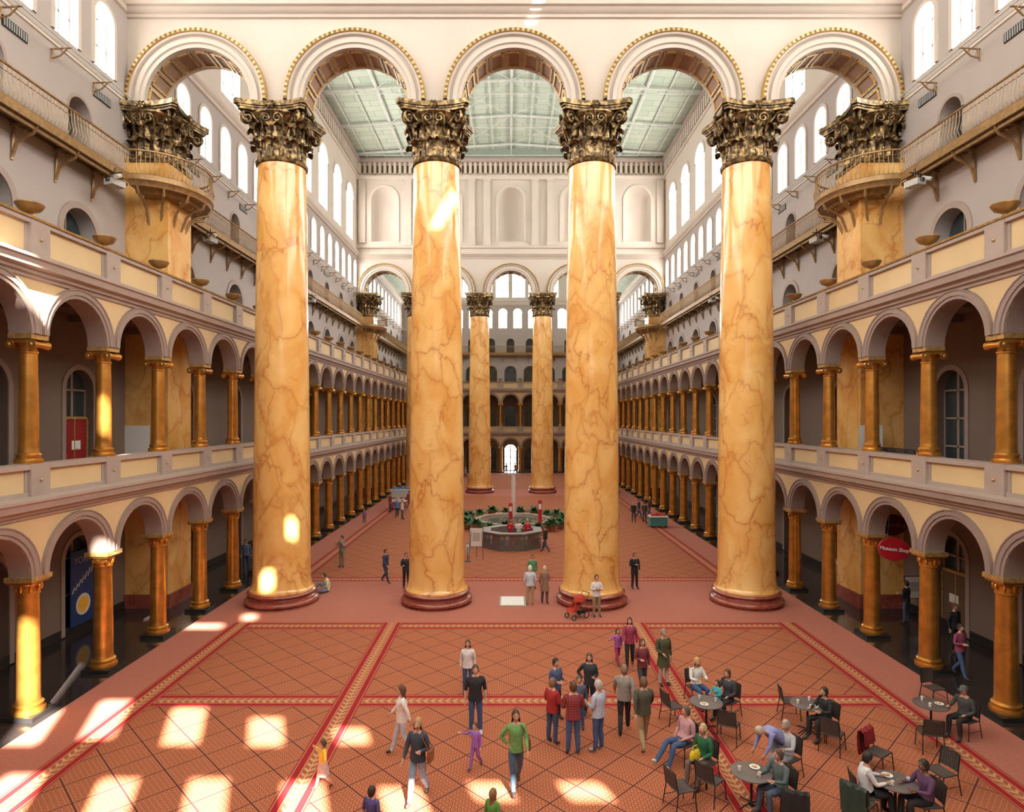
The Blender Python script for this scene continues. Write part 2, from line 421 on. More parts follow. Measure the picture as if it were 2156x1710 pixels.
person('boy',G(1219,1535),-.1,1.4,'stand',(.08,.09,.15),JE,(.10,.06,.03))
person('man',G(1314,1545),A-.2,1.80,'walk',(.27,.24,.21),BK,(.25,.15,.1),False,('swingb','swingf'))
person('man',G(1355,1578),A+.1,1.80,'walk',(.08,.075,.05),KH,(.15,.08,.05),False,('swingf','swingb'))
person('woman',G(1352,1462),.2,1.66,'walk',(.18,.03,.04),(.06,.05,.06),BR,True,('front','down'),female=True)
person('man',G(1397,1443),.3,1.74,'stand',(.07,.07,.03),(.5,.45,.4),(.3,.25,.2),False,('lap','down'),coat=True)
person('woman',G(1326,1408),-.2,1.68,'walk',(.30,.03,.08),BK,BR,True,('swingf','down'),female=True)
person('girl',G(1300,1400),.3,1.20,'walk',(.36,.10,.34),(.38,.04,.12),BR,True,('out','down'),female=True)
person('woman',G(1121,1240),0,1.65,'stand',(.08,.26,.13),KH,BR,False,female=True)
person('man',G(1116,1275),A,1.76,'stand',(.48,.51,.58),KH,(.6,.58,.55),False,('down','down'),sleeve='short',shoe=(.5,.45,.4))
person('woman',G(1147,1272),A-.3,1.70,'stand',(.24,.13,.08),(.10,.06,.05),(.5,.42,.35),False,('front','down'),female=True,coat=True)
person('woman',G(1256,1299),.1,1.74,'stand',(.68,.65,.65),(.32,.23,.12),BR,False,('fold','fold'),female=True)
person('man',G(1336,1240),.2,1.74,'stand',BK,BK,BR,False,('fold','down'))
person('man',G(855,1238),.2,1.70,'stand',(.03,.03,.05),BK,(.1,.06,.04),False,('front','down'))
person('man',G(812,1228),1.1,1.70,'walk',(.04,.05,.10),(.04,.05,.08),BR,False,('swingf','swingb'))
person('man',G(720,1195),-.5,1.76,'stand',(.20,.20,.20),(.26,.20,.12),(.04,.03,.02),False,('raise','raise'),sleeve='short')
person('woman',G(686,1246),-.9,1.70,'floor',(.70,.66,.40),(.12,.18,.30),(.06,.03,.02),False,('lap','lap'),sleeve='short',female=True)
person('girl',G(767,1102),0,1.1,'stand',(.30,.12,.2),(.1,.08,.1),BR)
for i,(px,py,c) in enumerate(((1334,1100,BK),(1345,1092,(.06,.05,.05)),(1357,1100,(.05,.04,.04)),(1368,1088,(.15,.05,.05)),
      (822,1078,(.3,.05,.06)),(836,1090,(.10,.2,.35)),(847,1094,(.6,.55,.5)),(862,1072,(.35,.04,.05)),(1205,1130,BK),
      (980,1010,(.3,.3,.35)),(988,1022,(.5,.3,.3)),(1085,998,(.4,.1,.1)),(1066,1000,(.1,.1,.2)),(1148,1164,BK))):
    person('visitor',G(px,py),i*1.3,1.62+.02*(i%5),'walk' if i%2 else 'stand',c,(.05,.06,.1),BR if i%3 else BL,i%3==0,female=i%2==0)
person('man',G(518,1203),.5,1.72,'stand',(.12,.16,.25),JE,BR)
person('woman',G(1908,1312),A+.5,1.70,'stand',BK,(.07,.09,.14),(.02,.015,.01),False,('front','front'),female=True)
person('man',G(2022,1428),.3,1.72,'walk',(.25,.05,.10),JE,(.03,.02,.02),False,('front','swingb'))
person('man',G(2010,1375),.3,1.74,'stand',BK,BK,BR)
# seated cafe people: floor position of the chair centre
SEAT=[]
def seated(kind,px,py,rot,**k):
    x,y=G(px,py,.45); SEAT.append((x,y,rot)); return person(kind,(x,y),rot,k.pop('h',1.72),k.pop('pose','sit'),**k)
seated('woman',1467,1448,.2,shirt=(.70,.67,.62),pants=JE,hair=(.6,.35,.12),long=True,arms=('table','table'),female=True)
seated('woman',1532,1476,-.9,shirt=(.05,.05,.06),pants=BK,hair=BR,long=True,arms=('table','lap'),female=True)
seated('man',1438,1565,-1.05,pose='recline',shirt=(.50,.26,.28),pants=JE,hair=(.12,.08,.06),arms=('lap','lap'),shoe=(.5,.5,.5),yaw=-.3)
seated('woman',1480,1605,-.9,shirt=(.02,.12,.05),pants=(.16,.12,.11),hair=(.5,.36,.18),arms=('lap','lap'),female=True,pitch=.4)
seated('man',1640,1665,-1.2,shirt=(.09,.12,.12),pants=(.07,.09,.14),hair=(.10,.06,.04),arms=('table','table'),yaw=-.2)
seated('woman',1655,1596,-1.0,shirt=(.42,.42,.44),pants=(.3,.3,.32),hair=(.35,.3,.25),arms=('table','table'),female=True)
seated('woman',1736,1518,-1.2,shirt=BK,pants=BK,hair=(.03,.02,.015),long=True,arms=('table','table'),female=True)
seated('man',2030,1515,-1.2,shirt=(.05,.05,.05),pants=BK,hair=BR,cap=(.12,.12,.13),arms=('table','lap'))
seated('woman',1826,1672,1.4,shirt=(.68,.65,.65),pants=BK,hair=(.02,.015,.01),arms=('table','table'),female=True)
seated('man',1946,1690,-1.5,shirt=(.10,.04,.10),pants=BK,hair=(.02,.015,.01),arms=('table','table'),skin=SKIN2)
person('woman',G(1630,1636),-1.2,1.66,'bend',(.25,.26,.52),(.3,.3,.34),(.5,.4,.3),False,('reach','reach'),female=True)
person('girl',G(1510,1514),-.9,1.05,'stand',(.05,.36,.40),(.1,.1,.15),BR,True,('table','table'),female=True)
print('people done')
# ------------------------------------------------------------ cafe furniture
mb=MB()
W_=.23
for x in (-W_,W_):
    mb.tube([(x*1.08,-.25,0),(x,-.21,.45)],.013,6,0); mb.tube([(x*1.1,.27,0),(x,.20,.45),(x*.97,.27,.88)],.013,6,0)
    mb.tube([(x,-.21,.45),(x,.2,.45)],.013,6,0)
mb.tube([(-W_*.97,.27,.88),(0,.31,.90),(W_*.97,.27,.88)],.014,6,0); mb.tube([(-W_,-.21,.45),(W_,-.21,.45)],.013,6,0)
mb.tube([(-W_*1.05,-.23,.2),(-W_*1.05,.24,.2)],.008,5,0); mb.tube([(W_*1.05,-.23,.2),(W_*1.05,.24,.2)],.008,5,0)
mb.grid([[(x,y,.462-.02*math.cos(x*6)) for x in (-.22,-.11,0,.11,.22)] for y in (-.2,-.07,.07,.2)],1)
mb.grid([[(x,.205+.07*(zz-.5)/.38+.03*(1-(x/.22)**2),zz) for x in (-.215,-.11,0,.11,.215)] for zz in (.50,.62,.75,.87)],1)
for k in range(9):
    x=-.2+.05*k; mb.tube([(x,.20+.03*(1-(x/.22)**2),.5),(x,.27+.03*(1-(x/.22)**2),.875)],.005,4,0)
chair=mb.mesh('cafe_chair',[BLACK,M('chair_weave',(.07,.05,.045),.7,var=.5,scale=60)])
for x,y,r in SEAT: inst('cafe_chair',chair,(x-.04*math.sin(r),y+.04*math.cos(r),.012),r)
for px,py,r in ((1416,1505,1.9),(1534,1545,2.6),(1662,1495,1.4),(1752,1565,2.4),(1966,1466,.2),(1958,1565,2.9),(1432,1682,1.9),(1495,1665,2.3),
               (1848,1606,.6),(1982,1648,-1.3),(1812,1715,2.2),(1672,1722,2.8)):
    x,y=G(px,py,.2); inst('cafe_chair',chair,(x,y,.012),r)
mb=MB()
mb.lathe([(0,.72),(.40,.72),(.43,.73),(.43,.75),(.40,.757),(0,.757)],32,(0,0,0),0)
mb.lathe([(.028,.72),(.028,.08),(.05,.05),(.05,.03)],12,(0,0,0),1)
for k in range(4):
    a=k*pi/2+.4; mb.tube([(0,0,.09),(.2*math.cos(a),.2*math.sin(a),.06),(.33*math.cos(a),.33*math.sin(a),.022)],.016,6,1)
table=mb.mesh('cafe_table',[M('table_top',(.13,.105,.10),.35),BLACK])
TAB=[(1487,1478),(1700,1482),(1960,1482),(1582,1625),(1885,1645)]
CUP=M('paper_cup',(.75,.72,.68),.6,var=0); FOOD=M('food_wrap',(.65,.42,.2),.6)
mb=MB(); mb.lathe([(0,0),(.028,0),(.038,.10),(.034,.10),(.025,.01)],12,(0,0,0),0); cupm=mb.mesh('paper_cup',[CUP])
mb=MB(); mb.lathe([(0,.004),(.07,.004),(.11,.02),(.112,.016),(.07,0),(0,0)],20,(0,0,0),0); mb.ell((.01,0,.03),(.05,.04,.025),1); mb.ell((-.03,.04,.02),(.03,.03,.015),1); platem=mb.mesh('plate_of_food',[CUP,FOOD])
for i,(px,py) in enumerate(TAB):
    x,y=G(px,py,.75); inst('cafe_table',table,(x,y,0))
    for k in range(2):
        a=i+2.1*k; inst('paper_cup',cupm,(x+.25*math.cos(a),y+.22*math.sin(a),.757))
    inst('plate_of_food',platem,(x-.2*math.cos(i+1),y-.2*math.sin(i+1),.757))
def coat(name,px,py,rot,col):
    x,y=G(px,py,.2); mb=MB(); rows=[]
    for v in range(7):
        zz=[.30,.5,.7,.88,.93,.88,.55][v]; yo=[.33,.33,.34,.34,.29,.22,.18][v]
        rows.append([(-.26+.52*j/10,yo+.02*math.sin(j*1.7+v),zz+.015*math.sin(j*2.3+v)) for j in range(11)])
    mb.grid(rows,0); mb.obj(name,[CM(col)],(x,y,0),rot)
coat('draped_jacket',1848,1606,.6,(.26,.015,.02)); coat('draped_jacket',1812,1715,2.2,(.03,.05,.035)); coat('draped_jacket',1672,1722,2.8,(.02,.02,.02))
mb=MB(); mb.grid([[(sx*math.cos(t*pi/7),sy*math.sin(t*pi/7),zz) for t in range(14)] for zz,sx,sy in ((0,.05,.03),(.01,.16,.07),(.10,.17,.085),(.19,.13,.05),(.21,.11,.01))],0,True,closed=True); mb.tube([(-.09,0,.2),(-.06,0,.30),(.06,0,.30),(.09,0,.2)],.010,6,0)
x,y=G(1480,1605,.45); mb.obj('yellow_handbag',[CM((.7,.5,.02),.5)],(x-.24,y-.19,.63),.6)
# stroller
mb=MB(); 
def wheel(c,r):
    mb.tube([(c[0],c[1]+r*math.cos(t*pi/8),c[2]+r*math.sin(t*pi/8)) for t in range(17)],.02,6,0,cap=False)
    for t in range(6): mb.tube([c,(c[0],c[1]+r*math.cos(t*pi/3),c[2]+r*math.sin(t*pi/3))],.005,4,2)
for sx in (-.24,.24): wheel((sx,.32,.15),.13); wheel((sx,-.35,.12),.10)
for sx in (-.22,.22):
    mb.tube([(sx,-.35,.12),(sx,-.1,.45),(sx,.35,.85),(sx,.5,1.02)],.014,6,0); mb.tube([(sx,.32,.15),(sx,.0,.55)],.014,6,0)
mb.tube([(-.22,.5,1.02),(.22,.5,1.02)],.018,6,0)
mb.grid([[(x,y,zz) for x in (-.2,0,.2)] for y,zz in ((-.42,.3),(-.32,.42),(-.05,.40),(.1,.55),(.22,.85))],1)
mb.lathe([(.30,0),(.27,.13),(.18,.23),(0,.29)],14,(0,.15,.70),1,a0=pi*.0,a1=pi*2,sx=.75)
mb.box(-.18,.18,.0,.3,.2,.34,0)
for sx in (-.2,.2): mb.poly([(sx,-.42,.3),(sx,-.05,.4),(sx,.22,.85),(sx,.0,.6),(sx,-.3,.5)],1)
x,y=G(1215,1302); mb.obj('stroller',[BLACK,CM((.45,.04,.02)),STEEL],(x,y,.012),-1.0)
# ------------------------------------------------------------ columns
def leaf(mb,ang,rb,z0,h,w,curl,m):
    rows=[]; nv=12
    for i in range(nv+1):
        v=i/nv
        if v<.7: r=rb+.05+.10*v*v; zz=z0+h*v/.7*.92
        else:
            t=(v-.7)/.3; r=rb+.10+curl*math.sin(t*pi*.62); zz=z0+h*(.92+.10*math.sin(t*pi*.9))-h*.20*t*t
        ww=w*(.75+.35*math.sin(v*pi*.9))*(1+.16*math.sin(v*pi*7))*(1 if v<.85 else (1-(v-.85)/.15*.65))
        row=[]
        for j in range(9):
            u=-1+j/4; rr=r+.05*math.cos(u*pi*2)*(1-.3*v)-.05*abs(u)
            off=u*ww/2; a=ang+off/max(rr,.3); row.append((rr*math.cos(a),rr*math.sin(a),zz-.04*abs(u)*v))
        rows.append(row)
    mb.grid(rows,m)
def capital(mb,z,m):
    s=MB()
    s.lathe([(1.02,-.12),(1.13,-.1),(1.15,-.03),(1.10,.03),(1.0,.05),(1.0,.3),(1.02,1.0),(1.10,1.4),(1.25,1.7),(1.42,1.88),(1.42,1.95)],48,(0,0,0),m)
    def ab(half,mid,z0,z1):
        pts=[]
        for q in range(4):
            a=q*pi/2
            for t in range(-6,7):
                x=half*.90*t/6; y=-(mid+(half-mid)*(abs(t)/6)**2)
                pts.append((x*math.cos(a)-y*math.sin(a),x*math.sin(a)+y*math.cos(a)))
        s.grid([[(*p,z0) for p in pts],[(*p,z1) for p in pts]],m,False,closed=True)
        s.poly([(*p,z1) for p in pts],m); s.poly([(*p,z0) for p in pts],m)
    ab(1.46,1.17,1.95,2.08); ab(1.52,1.22,2.06,2.14); ab(1.6,1.28,2.14,2.35)
    for k in range(10): leaf(s,2*pi*k/10,1.0,.06,.78,.66,.30,m)
    for k in range(10): leaf(s,2*pi*(k+.5)/10,1.02,.50,.98,.62,.36,m)
    def spiral(dirv,c,r0,turns,rad,start):
        pts=[Vector(start)]; d=Vector(dirv)
        n=26; p0=[]
        for i in range(n+1):
            t=i/n; a=pi*.9-t*turns*2*pi; r=r0*(1-t*.85)
            p0.append(Vector(c)+d*math.cos(a)*r+Vector((0,0,1))*math.sin(a)*r)
        pts.append((pts[0]+p0[0])/2+Vector((0,0,.08)))
        pts+=p0
        s.tube(pts,[rad*.8]+[rad]*(len(pts)-8)+[rad*.9,rad*.8,rad*.7,rad*.6,rad*.6,rad*.6,rad*.7],7,m)
    for q in range(4):
        a=pi/4+q*pi/2; d=Vector((math.cos(a),math.sin(a),0)); t=Vector((-math.sin(a),math.cos(a),0))
        for sd in (-1,1):
            c=d*1.62+t*sd*.10+Vector((0,0,1.66)); st=d*.98+t*sd*.38+Vector((0,0,1.0))
            spiral(d*.98,c,.30,1.6,.062,st)
        leaf(s,a,1.18,1.0,.62,.36,.30,m)
        a=q*pi/2; d=Vector((math.cos(a),math.sin(a),0)); t=Vector((-math.sin(a),math.cos(a),0))
        for sd in (-1,1):
            c=d*1.30+t*sd*.26+Vector((0,0,1.60)); st=d*1.08+t*sd*.45+Vector((0,0,1.05))
            spiral(-t*sd,c,.21,1.5,.05,st)
        s.ell(d*1.36+Vector((0,0,2.12)),(.16,.16,.16),m,8,6)
        for w in range(6):
            b=w*pi/3; s.ell(d*1.42+t*.14*math.cos(b)+Vector((0,0,2.12+.14*math.sin(b))),(.08,.08,.08),m,6,4)
        s.tube([d*1.1+Vector((0,0,1.1)),d*1.3+Vector((0,0,1.7)),d*1.4+Vector((0,0,2.05))],.05,6,m)
    n0=len(mb.v); mb.v+=[(a,b,c+z) for a,b,c in s.v]
    for f,mm,sm in zip(s.f,s.m,s.sm): mb.f.append(tuple(n0+i for i in f)); mb.m.append(mm); mb.sm.append(sm)
mb=MB()
base=[(0,.0),(1.62,0),(1.62,.03)]+[(1.46+.17*math.sin(pi*t/8),.03+.26*(1-math.cos(pi*t/8))/2) for t in range(1,8)]+[(1.46,.29),(1.42,.31)]+[(1.44-.07*math.sin(pi*t/6),.31+.12*t/6) for t in range(1,6)]+[(1.46,.45)]+[(1.44+.08*math.sin(pi*t/6),.45+.14*t/6) for t in range(1,7)]+[(1.42,.60)]
mb.lathe(base,64,(0,0,0),1)
sh=[(1.42,.60),(1.42,.67),(1.36,.72),(1.31,.85),(1.27,1.1),(1.255,1.5)]+[(1.255-.205*(t/10)**1.35,1.5+18.1*t/10) for t in range(1,11)]+[(1.05,19.8)]
mb.lathe(sh,72,(0,0,0),0)
mb.lathe([(1.05,19.72),(1.12,19.76),(1.14,19.82),(1.10,19.88)],64,(0,0,0),2)
capital(mb,19.92,2)
colm=mb.mesh('corinthian_column',[MARB,REDM,CAPM])
Y1=28.7;Y2=70.8
for y in (Y1,Y2):
    for x in (-10.62,-3.54,3.54,10.62): inst('corinthian_column',colm,(x,y,.012))
mb=MB(); mb.box(-.95,.95,-1,1,0,19.85,0); mb.box(-1.05,1.05,-1.1,1.1,0,.6,1); mb.box(-1.0,1.0,-1.05,1.05,19.7,19.9,2); capital(mb,19.92,2)
pilm=mb.mesh('corinthian_pilaster',[MARB,REDM,CAPM])
for y in (Y1,Y2):
    for x in (-16.25,16.25): inst('corinthian_pilaster',pilm,(x,y,0))
# ------------------------------------------------------------ walls helpers
def plain(mb,T,u0,u1,z0,z1,m,w=0):
    mb.poly([T(u0,z0,w),T(u1,z0,w),T(u1,z1,w),T(u0,z1,w)],m)
def arcpts(c,r,zs,n): return [(c-r*math.cos(pi*i/n),zs+r*math.sin(pi*i/n)) for i in range(n+1)]
def cell(mb,T,u0,u1,z0,z1,c,r,zb,zs,depth,m,mr,n=12,back=False,pane=None,panemb=None):
    for w in ([0,depth] if back else [0]):
        if c-r>u0+1e-4: plain(mb,T,u0,c-r,z0,z1,m,w)
        if c+r<u1-1e-4: plain(mb,T,c+r,u1,z0,z1,m,w)
        if zb>z0+1e-4: plain(mb,T,c-r,c+r,z0,zb,m,w)
        A_=arcpts(c,r,zs,n)
        for i in range(n):
            a,b=A_[i],A_[i+1]; mb.poly([T(a[0],a[1],w),T(b[0],b[1],w),T(b[0],z1,w),T(a[0],z1,w)],m)
    A_=arcpts(c,r,zs,n); out=[]
    if zs>zb+1e-4: out=[(c-r,zb)]
    out+=A_
    if zs>zb+1e-4: out.append((c+r,zb))
    mb.grid([[T(u,z,0) for u,z in out],[T(u,z,depth) for u,z in out]],mr,False)
    if zb>z0+1e-4: mb.poly([T(c-r,zb,0),T(c+r,zb,0),T(c+r,zb,depth),T(c-r,zb,depth)],mr)
    if panemb is not None:
        panemb.poly([T(u,z,depth) for u,z in out],0)
def tier(mb,T,u0,u1,z0,z1,cs,r,zb,zs,depth,m,mr,n=10,panemb=None):
    cs=[c for c in cs if c-r>u0+.02 and c+r<u1-.02]
    if not cs: plain(mb,T,u0,u1,z0,z1,m); return
    e=[u0]+[(a+b)/2 for a,b in zip(cs,cs[1:])]+[u1]
    for i,c in enumerate(cs): cell(mb,T,e[i],e[i+1],z0,z1,c,r,zb,zs,depth,m,mr,n,panemb=panemb)
def archivolt(mb,T,c,zs,prof,m,n=18,mf=None,legs=0):
    rows=[]
    for r,w in prof:
        row=[]
        if legs: row.append(T(c-r,zs-legs,w))
        row+=[T(c-r*math.cos(pi*i/n),zs+r*math.sin(pi*i/n),w) for i in range(n+1)]
        if legs: row.append(T(c+r,zs-legs,w))
        rows.append(row)
    mb.grid(rows,m,True,mf=mf)
def strip(mb,T,u0,u1,prof,m):
    mb.grid([[T(u0,z,w),T(u1,z,w)] for z,w in prof],m,False)
    for u in (u0,u1): mb.poly([T(u,z,w) for z,w in prof],m)
def mull(mb,T,c,r,zb,zs,w,mt=1,t=.035):
    def b(u0,u1,z0,z1): mb.box(u0,u1,z0,z1,w-.06,w-.01,mt,T=lambda a,bb,cc:T(a,bb,cc))
    b(c-t,c+t,zb,zs+r-.02)
    k=max(1,int((zs-zb)/1.0))
    for i in range(k+1):
        z=zb+(zs-zb)*(i)/k; b(c-r,c+r,z-t*.7,z+t*.7)
    b(c-r,c-r+.06,zb,zs); b(c+r-.06,c+r,zb,zs)
XW=17.2; XA=13.5
TWL=lambda u,z,w:(-XW-w,u,z); TWR=lambda u,z,w:(XW+w,u,z)
YE=99.7; YA=96.2
TWE=lambda u,z,w:(u,YE+w,z)
OP=[3.2,7.7,12.2,16.2,20.4,24.75,32.8,38.8,43.7,48.6,53.5,58.4,63.3,67.6,75.5,80.4,85.3,90.2,95.2]
UW=[24.0-2.35*k for k in range(12)][::-1]+[26.25]+[32.6+2.42*k for k in range(16)]+[74+2.42*k for k in range(10)]
CW=[33.5+4.75*k for k in range(8)]
YN=-6.0
def sidewall(name,wn,T):
    mb=MB(); pn=MB(); dk=MB()
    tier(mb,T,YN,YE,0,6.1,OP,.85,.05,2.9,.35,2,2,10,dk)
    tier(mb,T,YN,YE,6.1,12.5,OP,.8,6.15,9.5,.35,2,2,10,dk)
    tier(mb,T,YN,YE,12.5,18.4,OP,.95,13.0,15.7,.6,0,0,12,dk)
    tier(mb,T,YN,YE,18.4,22.35,OP,.62,18.6,20.4,.7,0,0,10,dk)  # open niches: the dark sheet at the back stands in for their shade
    tier(mb,T,YN,YE,22.35,27.0,UW,.62,22.9,25.1,.35,0,1,10,pn)
    tier(mb,T,29.5,70.0,27.0,35.4,CW,1.3,27.7,32.1,.5,1,1,14,pn)
    tier(mb,T,YN,29.5,27.0,38.0,[-2,3,8,13,18,23],1.3,28.5,34,.5,1,1,12,pn)  # unseen glowing windows above the near court, added for more light
    plain(mb,T,70,YE,27,28.0,1)
    for c in CW:
        archivolt(mb,T,c,32.1,[(1.3,0),(1.3,-.08),(1.6,-.08),(1.6,0)],1,14); mull(pn,T,c,1.3,27.7,32.1,.5,t=.05)
    for c in UW:
        archivolt(mb,T,c,25.1,[(.62,0),(.62,-.06),(.8,-.06),(.8,0)],1,10,legs=2.2); mull(pn,T,c,.62,22.9,25.1,.35)
    for c in OP:
        archivolt(mb,T,c,15.7,[(.95,0),(.95,-.07),(1.2,-.07),(1.2,0)],3,14,legs=2.7)
        archivolt(mb,T,c,20.4,[(.62,0),(.62,-.04),(.75,-.04),(.75,0)],3,10)
        mull(dk,T,c,.95,13,15.7,.6); mull(dk,T,c,.85,.05,2.9,.35,t=.05); mull(dk,T,c,.8,6.15,9.5,.35,t=.05)
        for zs,zb,r in ((2.9,.05,.85),(9.5,6.15,.8)):
            archivolt(mb,T,c,zs,[(r,0),(r,-.05),(r+.2,-.05),(r+.2,0)],5,12,legs=zs-zb)
    for a,b in ((YN,27.9),(29.5,70.0),(71.6,YE)):
        strip(mb,T,a,b,[(26.3,0),(26.35,-.12),(26.5,-.16),(26.6,-.3),(26.75,-.36),(26.8,-.36),(26.85,0)],1)
        strip(mb,T,a,b,[(22.3,0),(22.32,-.06),(22.42,-.06),(22.44,0)],1)
        strip(mb,T,a,b,[(6.2,0),(6.2,-.03),(6.5,-.03),(6.5,0)],6); strip(mb,T,a,b,[(.01,0),(.01,-.03),(.35,-.03),(.35,0)],6)
    strip(mb,T,29.5,70,[(35.3,0),(35.35,-.15),(35.5,-.2),(35.55,-.05),(35.6,0)],1)
    plain(mb,T,29.5,70,35.4,37.6,1)
    strip(mb,T,29.5,70,[(36.9,0),(36.95,-.25),(37.1,-.4),(37.25,-.4),(37.3,0)],3)
    k=29.9
    while k<69.9:
        mb.box(k,k+.3,35.7,36.9,-.22,0,1,T=T); mb.box(k+.36,k+.58,35.85,36.6,-.02,0.0,4,T=T); k+=.62  # dark plates between the blocks paint the shade of small holes
    mb.obj(name,[GREYW,WHITE,GALW,TAUPE2,DKGOLD,TAUPE,BLACK]); pn.obj(wn[0],[WIN,FRAME]); dk.obj(wn[1],[DKGL,TAUPE])
sidewall('wall_left',('window_1','window_2'),TWL); sidewall('wall_right',('window_3','window_4'),TWR)
for sx,T in ((-1,TWL),(1,TWR)):
    mb=MB()
    for y in (21.5,26.1,33.8,40,46,52,58,64,76,84,92):
        mb.box(y-.55,y+.55,21.55,21.9,-.04,0,0,T=T)
        for k in range(10): mb.box(y-.5+k*.105,y-.46+k*.105,21.58,21.87,-.06,0,1,T=T)
    mb.obj('wall_vent_grille',[BLACK,FRAME])
    mb=MB()
    for a,b in ((YN,27.6),(29.8,69.9),(71.8,99)):
        mb.tube([T(a,22.1,-.75),T(b,22.1,-.75)],.03,6,0); mb.tube([T(a,22.05,-.55),T(b,22.05,-.55)],.015,5,0)
        y=a+1
        while y<b:
            mb.tube([T(y,22.1,-.78),T(y,22.05,0)],.035,5,1); mb.tube([T(y,22.05,-.6),T(y,21.8,-.35),T(y,21.7,0)],.03,5,1)
            mb.tube([T(y,22.05,-.1),T(y,21.6,0)],.03,5,1); y+=2.35
    mb.obj('wall_lighting_rail',[STEEL,IRON])
# ---- arcades
BAY=3.27
YC=[17.7+BAY*k for k in range(-7,25)]
def smallcol(mb,h,r,ionic,pl):
    z=0
    if pl: mb.box(-r*1.55,r*1.55,-r*1.55,r*1.55,0,.12,2); z=.12
    mb.lathe([(r*1.4,z),(r*1.45,z+.05),(r*1.38,z+.12),(r*1.18,z+.14),(r*1.2,z+.2),(r*1.28,z+.24),(r*1.15,z+.28),(r*1.05,z+.30),(r,z+.42)],24,(0,0,0),0)
    zc=h-.45
    mb.lathe([(r,z+.42),(r*.99,h*.4),(r*.88,zc-.1),(r*.98,zc-.08),(r*.98,zc-.03),(r*.86,zc),(r*.86,zc+.12),(r*1.1,zc+.2),(r*1.2,zc+.25)],24,(0,0,0),0)
    mb.box(-r*1.35,r*1.35,-r*1.35,r*1.35,h-.14,h,1)
    mb.box(-r*1.2,r*1.2,-r*1.2,r*1.2,h-.2,h-.14,0)
    if ionic:
        for sx in (-1,1):
            mb.tube([(sx*r*1.25,-r*1.3,h-.30),(sx*r*1.1,0,h-.29),(sx*r*1.25,r*1.3,h-.30)],[.125,.085,.125],14,0)
            for sy in (-1,1):
                mb.ell((sx*r*1.25,sy*r*1.32,h-.30),(.05,.03,.05),1,8,5)
        mb.box(-r*1.2,r*1.2,-r*1.25,r*1.25,h-.26,h-.16,0)
    else:
        for k in range(8):
            a=k*pi/4; mb.ell((r*1.02*math.cos(a),r*1.02*math.sin(a),zc+.1),(.05,.05,.1),0,6,4)
mb=MB(); smallcol(mb,3.97,.29,False,True); c1=mb.mesh('arcade_column',[GOLD,GOLD2,BLACK])
mb=MB(); smallcol(mb,3.63,.245,True,False); c2=mb.mesh('gallery_column',[GOLD,GOLD2,BLACK])
mb=MB(); mb.lathe([(.0,0),(.16,0),(.18,.03),(.08,.07),(.06,.16),(.12,.20),(.26,.26),(.33,.36),(.36,.42),(.34,.46),(.28,.43),(.2,.33),(0,.3)],24,(0,0,0),0)
urn=mb.mesh('bronze_urn',[IRON])
def arcade(name,T,cols,place):
    mb=MB(); th=.6
    us=cols
    for a,b in zip(us,us[1:]):
        c=(a+b)/2; r=min(1.3,(b-a)/2-.33)
        for zs,z1 in ((3.97,5.75),(10.75,12.4)):
            cell(mb,T,a,b,zs,z1,c,r,zs,zs+.001,th,0,1,12,back=True)
            archivolt(mb,T,c,zs,[(r,.0),(r,-.05),(r+.10,-.05),(r+.11,-.09),(r+.24,-.09),(r+.26,-.12),(r+.29,-.12),(r+.29,0)],1,16)
            mb.poly([T(a,zs,0),T(c-r,zs,0),T(c-r,zs,th),T(a,zs,th)],1); mb.poly([T(b,zs,0),T(c+r,zs,0),T(c+r,zs,th),T(b,zs,th)],1)
    u0,u1=us[0],us[-1]
    for z in (5.72,12.38):
        strip(mb,T,u0,u1,[(z-.12,0),(z-.1,-.06),(z,-.08),(z+.02,-.16),(z+.12,-.18),(z+.16,-.32),(z+.34,-.36),(z+.38,-.42),(z+.46,-.42),(z+.5,-.1),(z+.5,th)],2)
        mb.poly([T(u0,z,th),T(u1,z,th),T(u1,z,0),T(u0,z,0)],2)
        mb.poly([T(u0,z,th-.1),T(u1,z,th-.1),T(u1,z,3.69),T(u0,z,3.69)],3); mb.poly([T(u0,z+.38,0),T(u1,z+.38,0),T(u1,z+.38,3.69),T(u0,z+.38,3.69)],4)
        for u in us: mb.box(u-.15,u+.15,z-.3,z,th,3.69,3,T=T)
    for z0,z1 in ((6.2,7.1),(12.88,13.95)):
        mb.box(u0,u1,z0,z1-.12,.08,.45,0,T=T)
        mb.box(u0,u1,z0,z0+.14,.02,.52,2,T=T); mb.box(u0,u1,z1-.14,z1,-.04,.56,2,T=T)
        for u in us: mb.box(u-.36,u+.36,z0,z1+.02,-.05,.6,2,T=T)
        for a,b in zip(us,us[1:]):
            for q0,q1 in ((a+.36,a+.46),(b-.46,b-.36)): mb.box(q0,q1,z0+.1,z1-.1,.05,.5,2,T=T)
        for u in us:
            mb.ell(T(u,(z0+z1)/2,-.06),(.05,.05,.05),5,8,5)
    strip(mb,T,u0,u1,[(13.93,-.08),(13.99,-.1),(14.0,.6)],5)
    mb.obj(name,[CREAM,TAUPE,TAUPE2,GALW,GRAN,GOLD2])
    for u in us[place[0]:place[1]]:
        inst('arcade_column',c1,T(u,0,.3)); inst('gallery_column',c2,T(u,7.12,.3)); inst('bronze_urn',urn,T(u,14.0,.27))
TAL=lambda u,z,w:(-XA-w,u,z); TAR=lambda u,z,w:(XA+w,u,z); TAE=lambda u,z,w:(u,YA+w,z)
arcade('wall_left_arcade',TAL,YC,(2,None)); arcade('wall_right_arcade',TAR,YC,(2,None))
XE=[-13.8+27.6*k/9 for k in range(10)]
arcade('wall_far_arcade',TAE,XE,(1,-1))
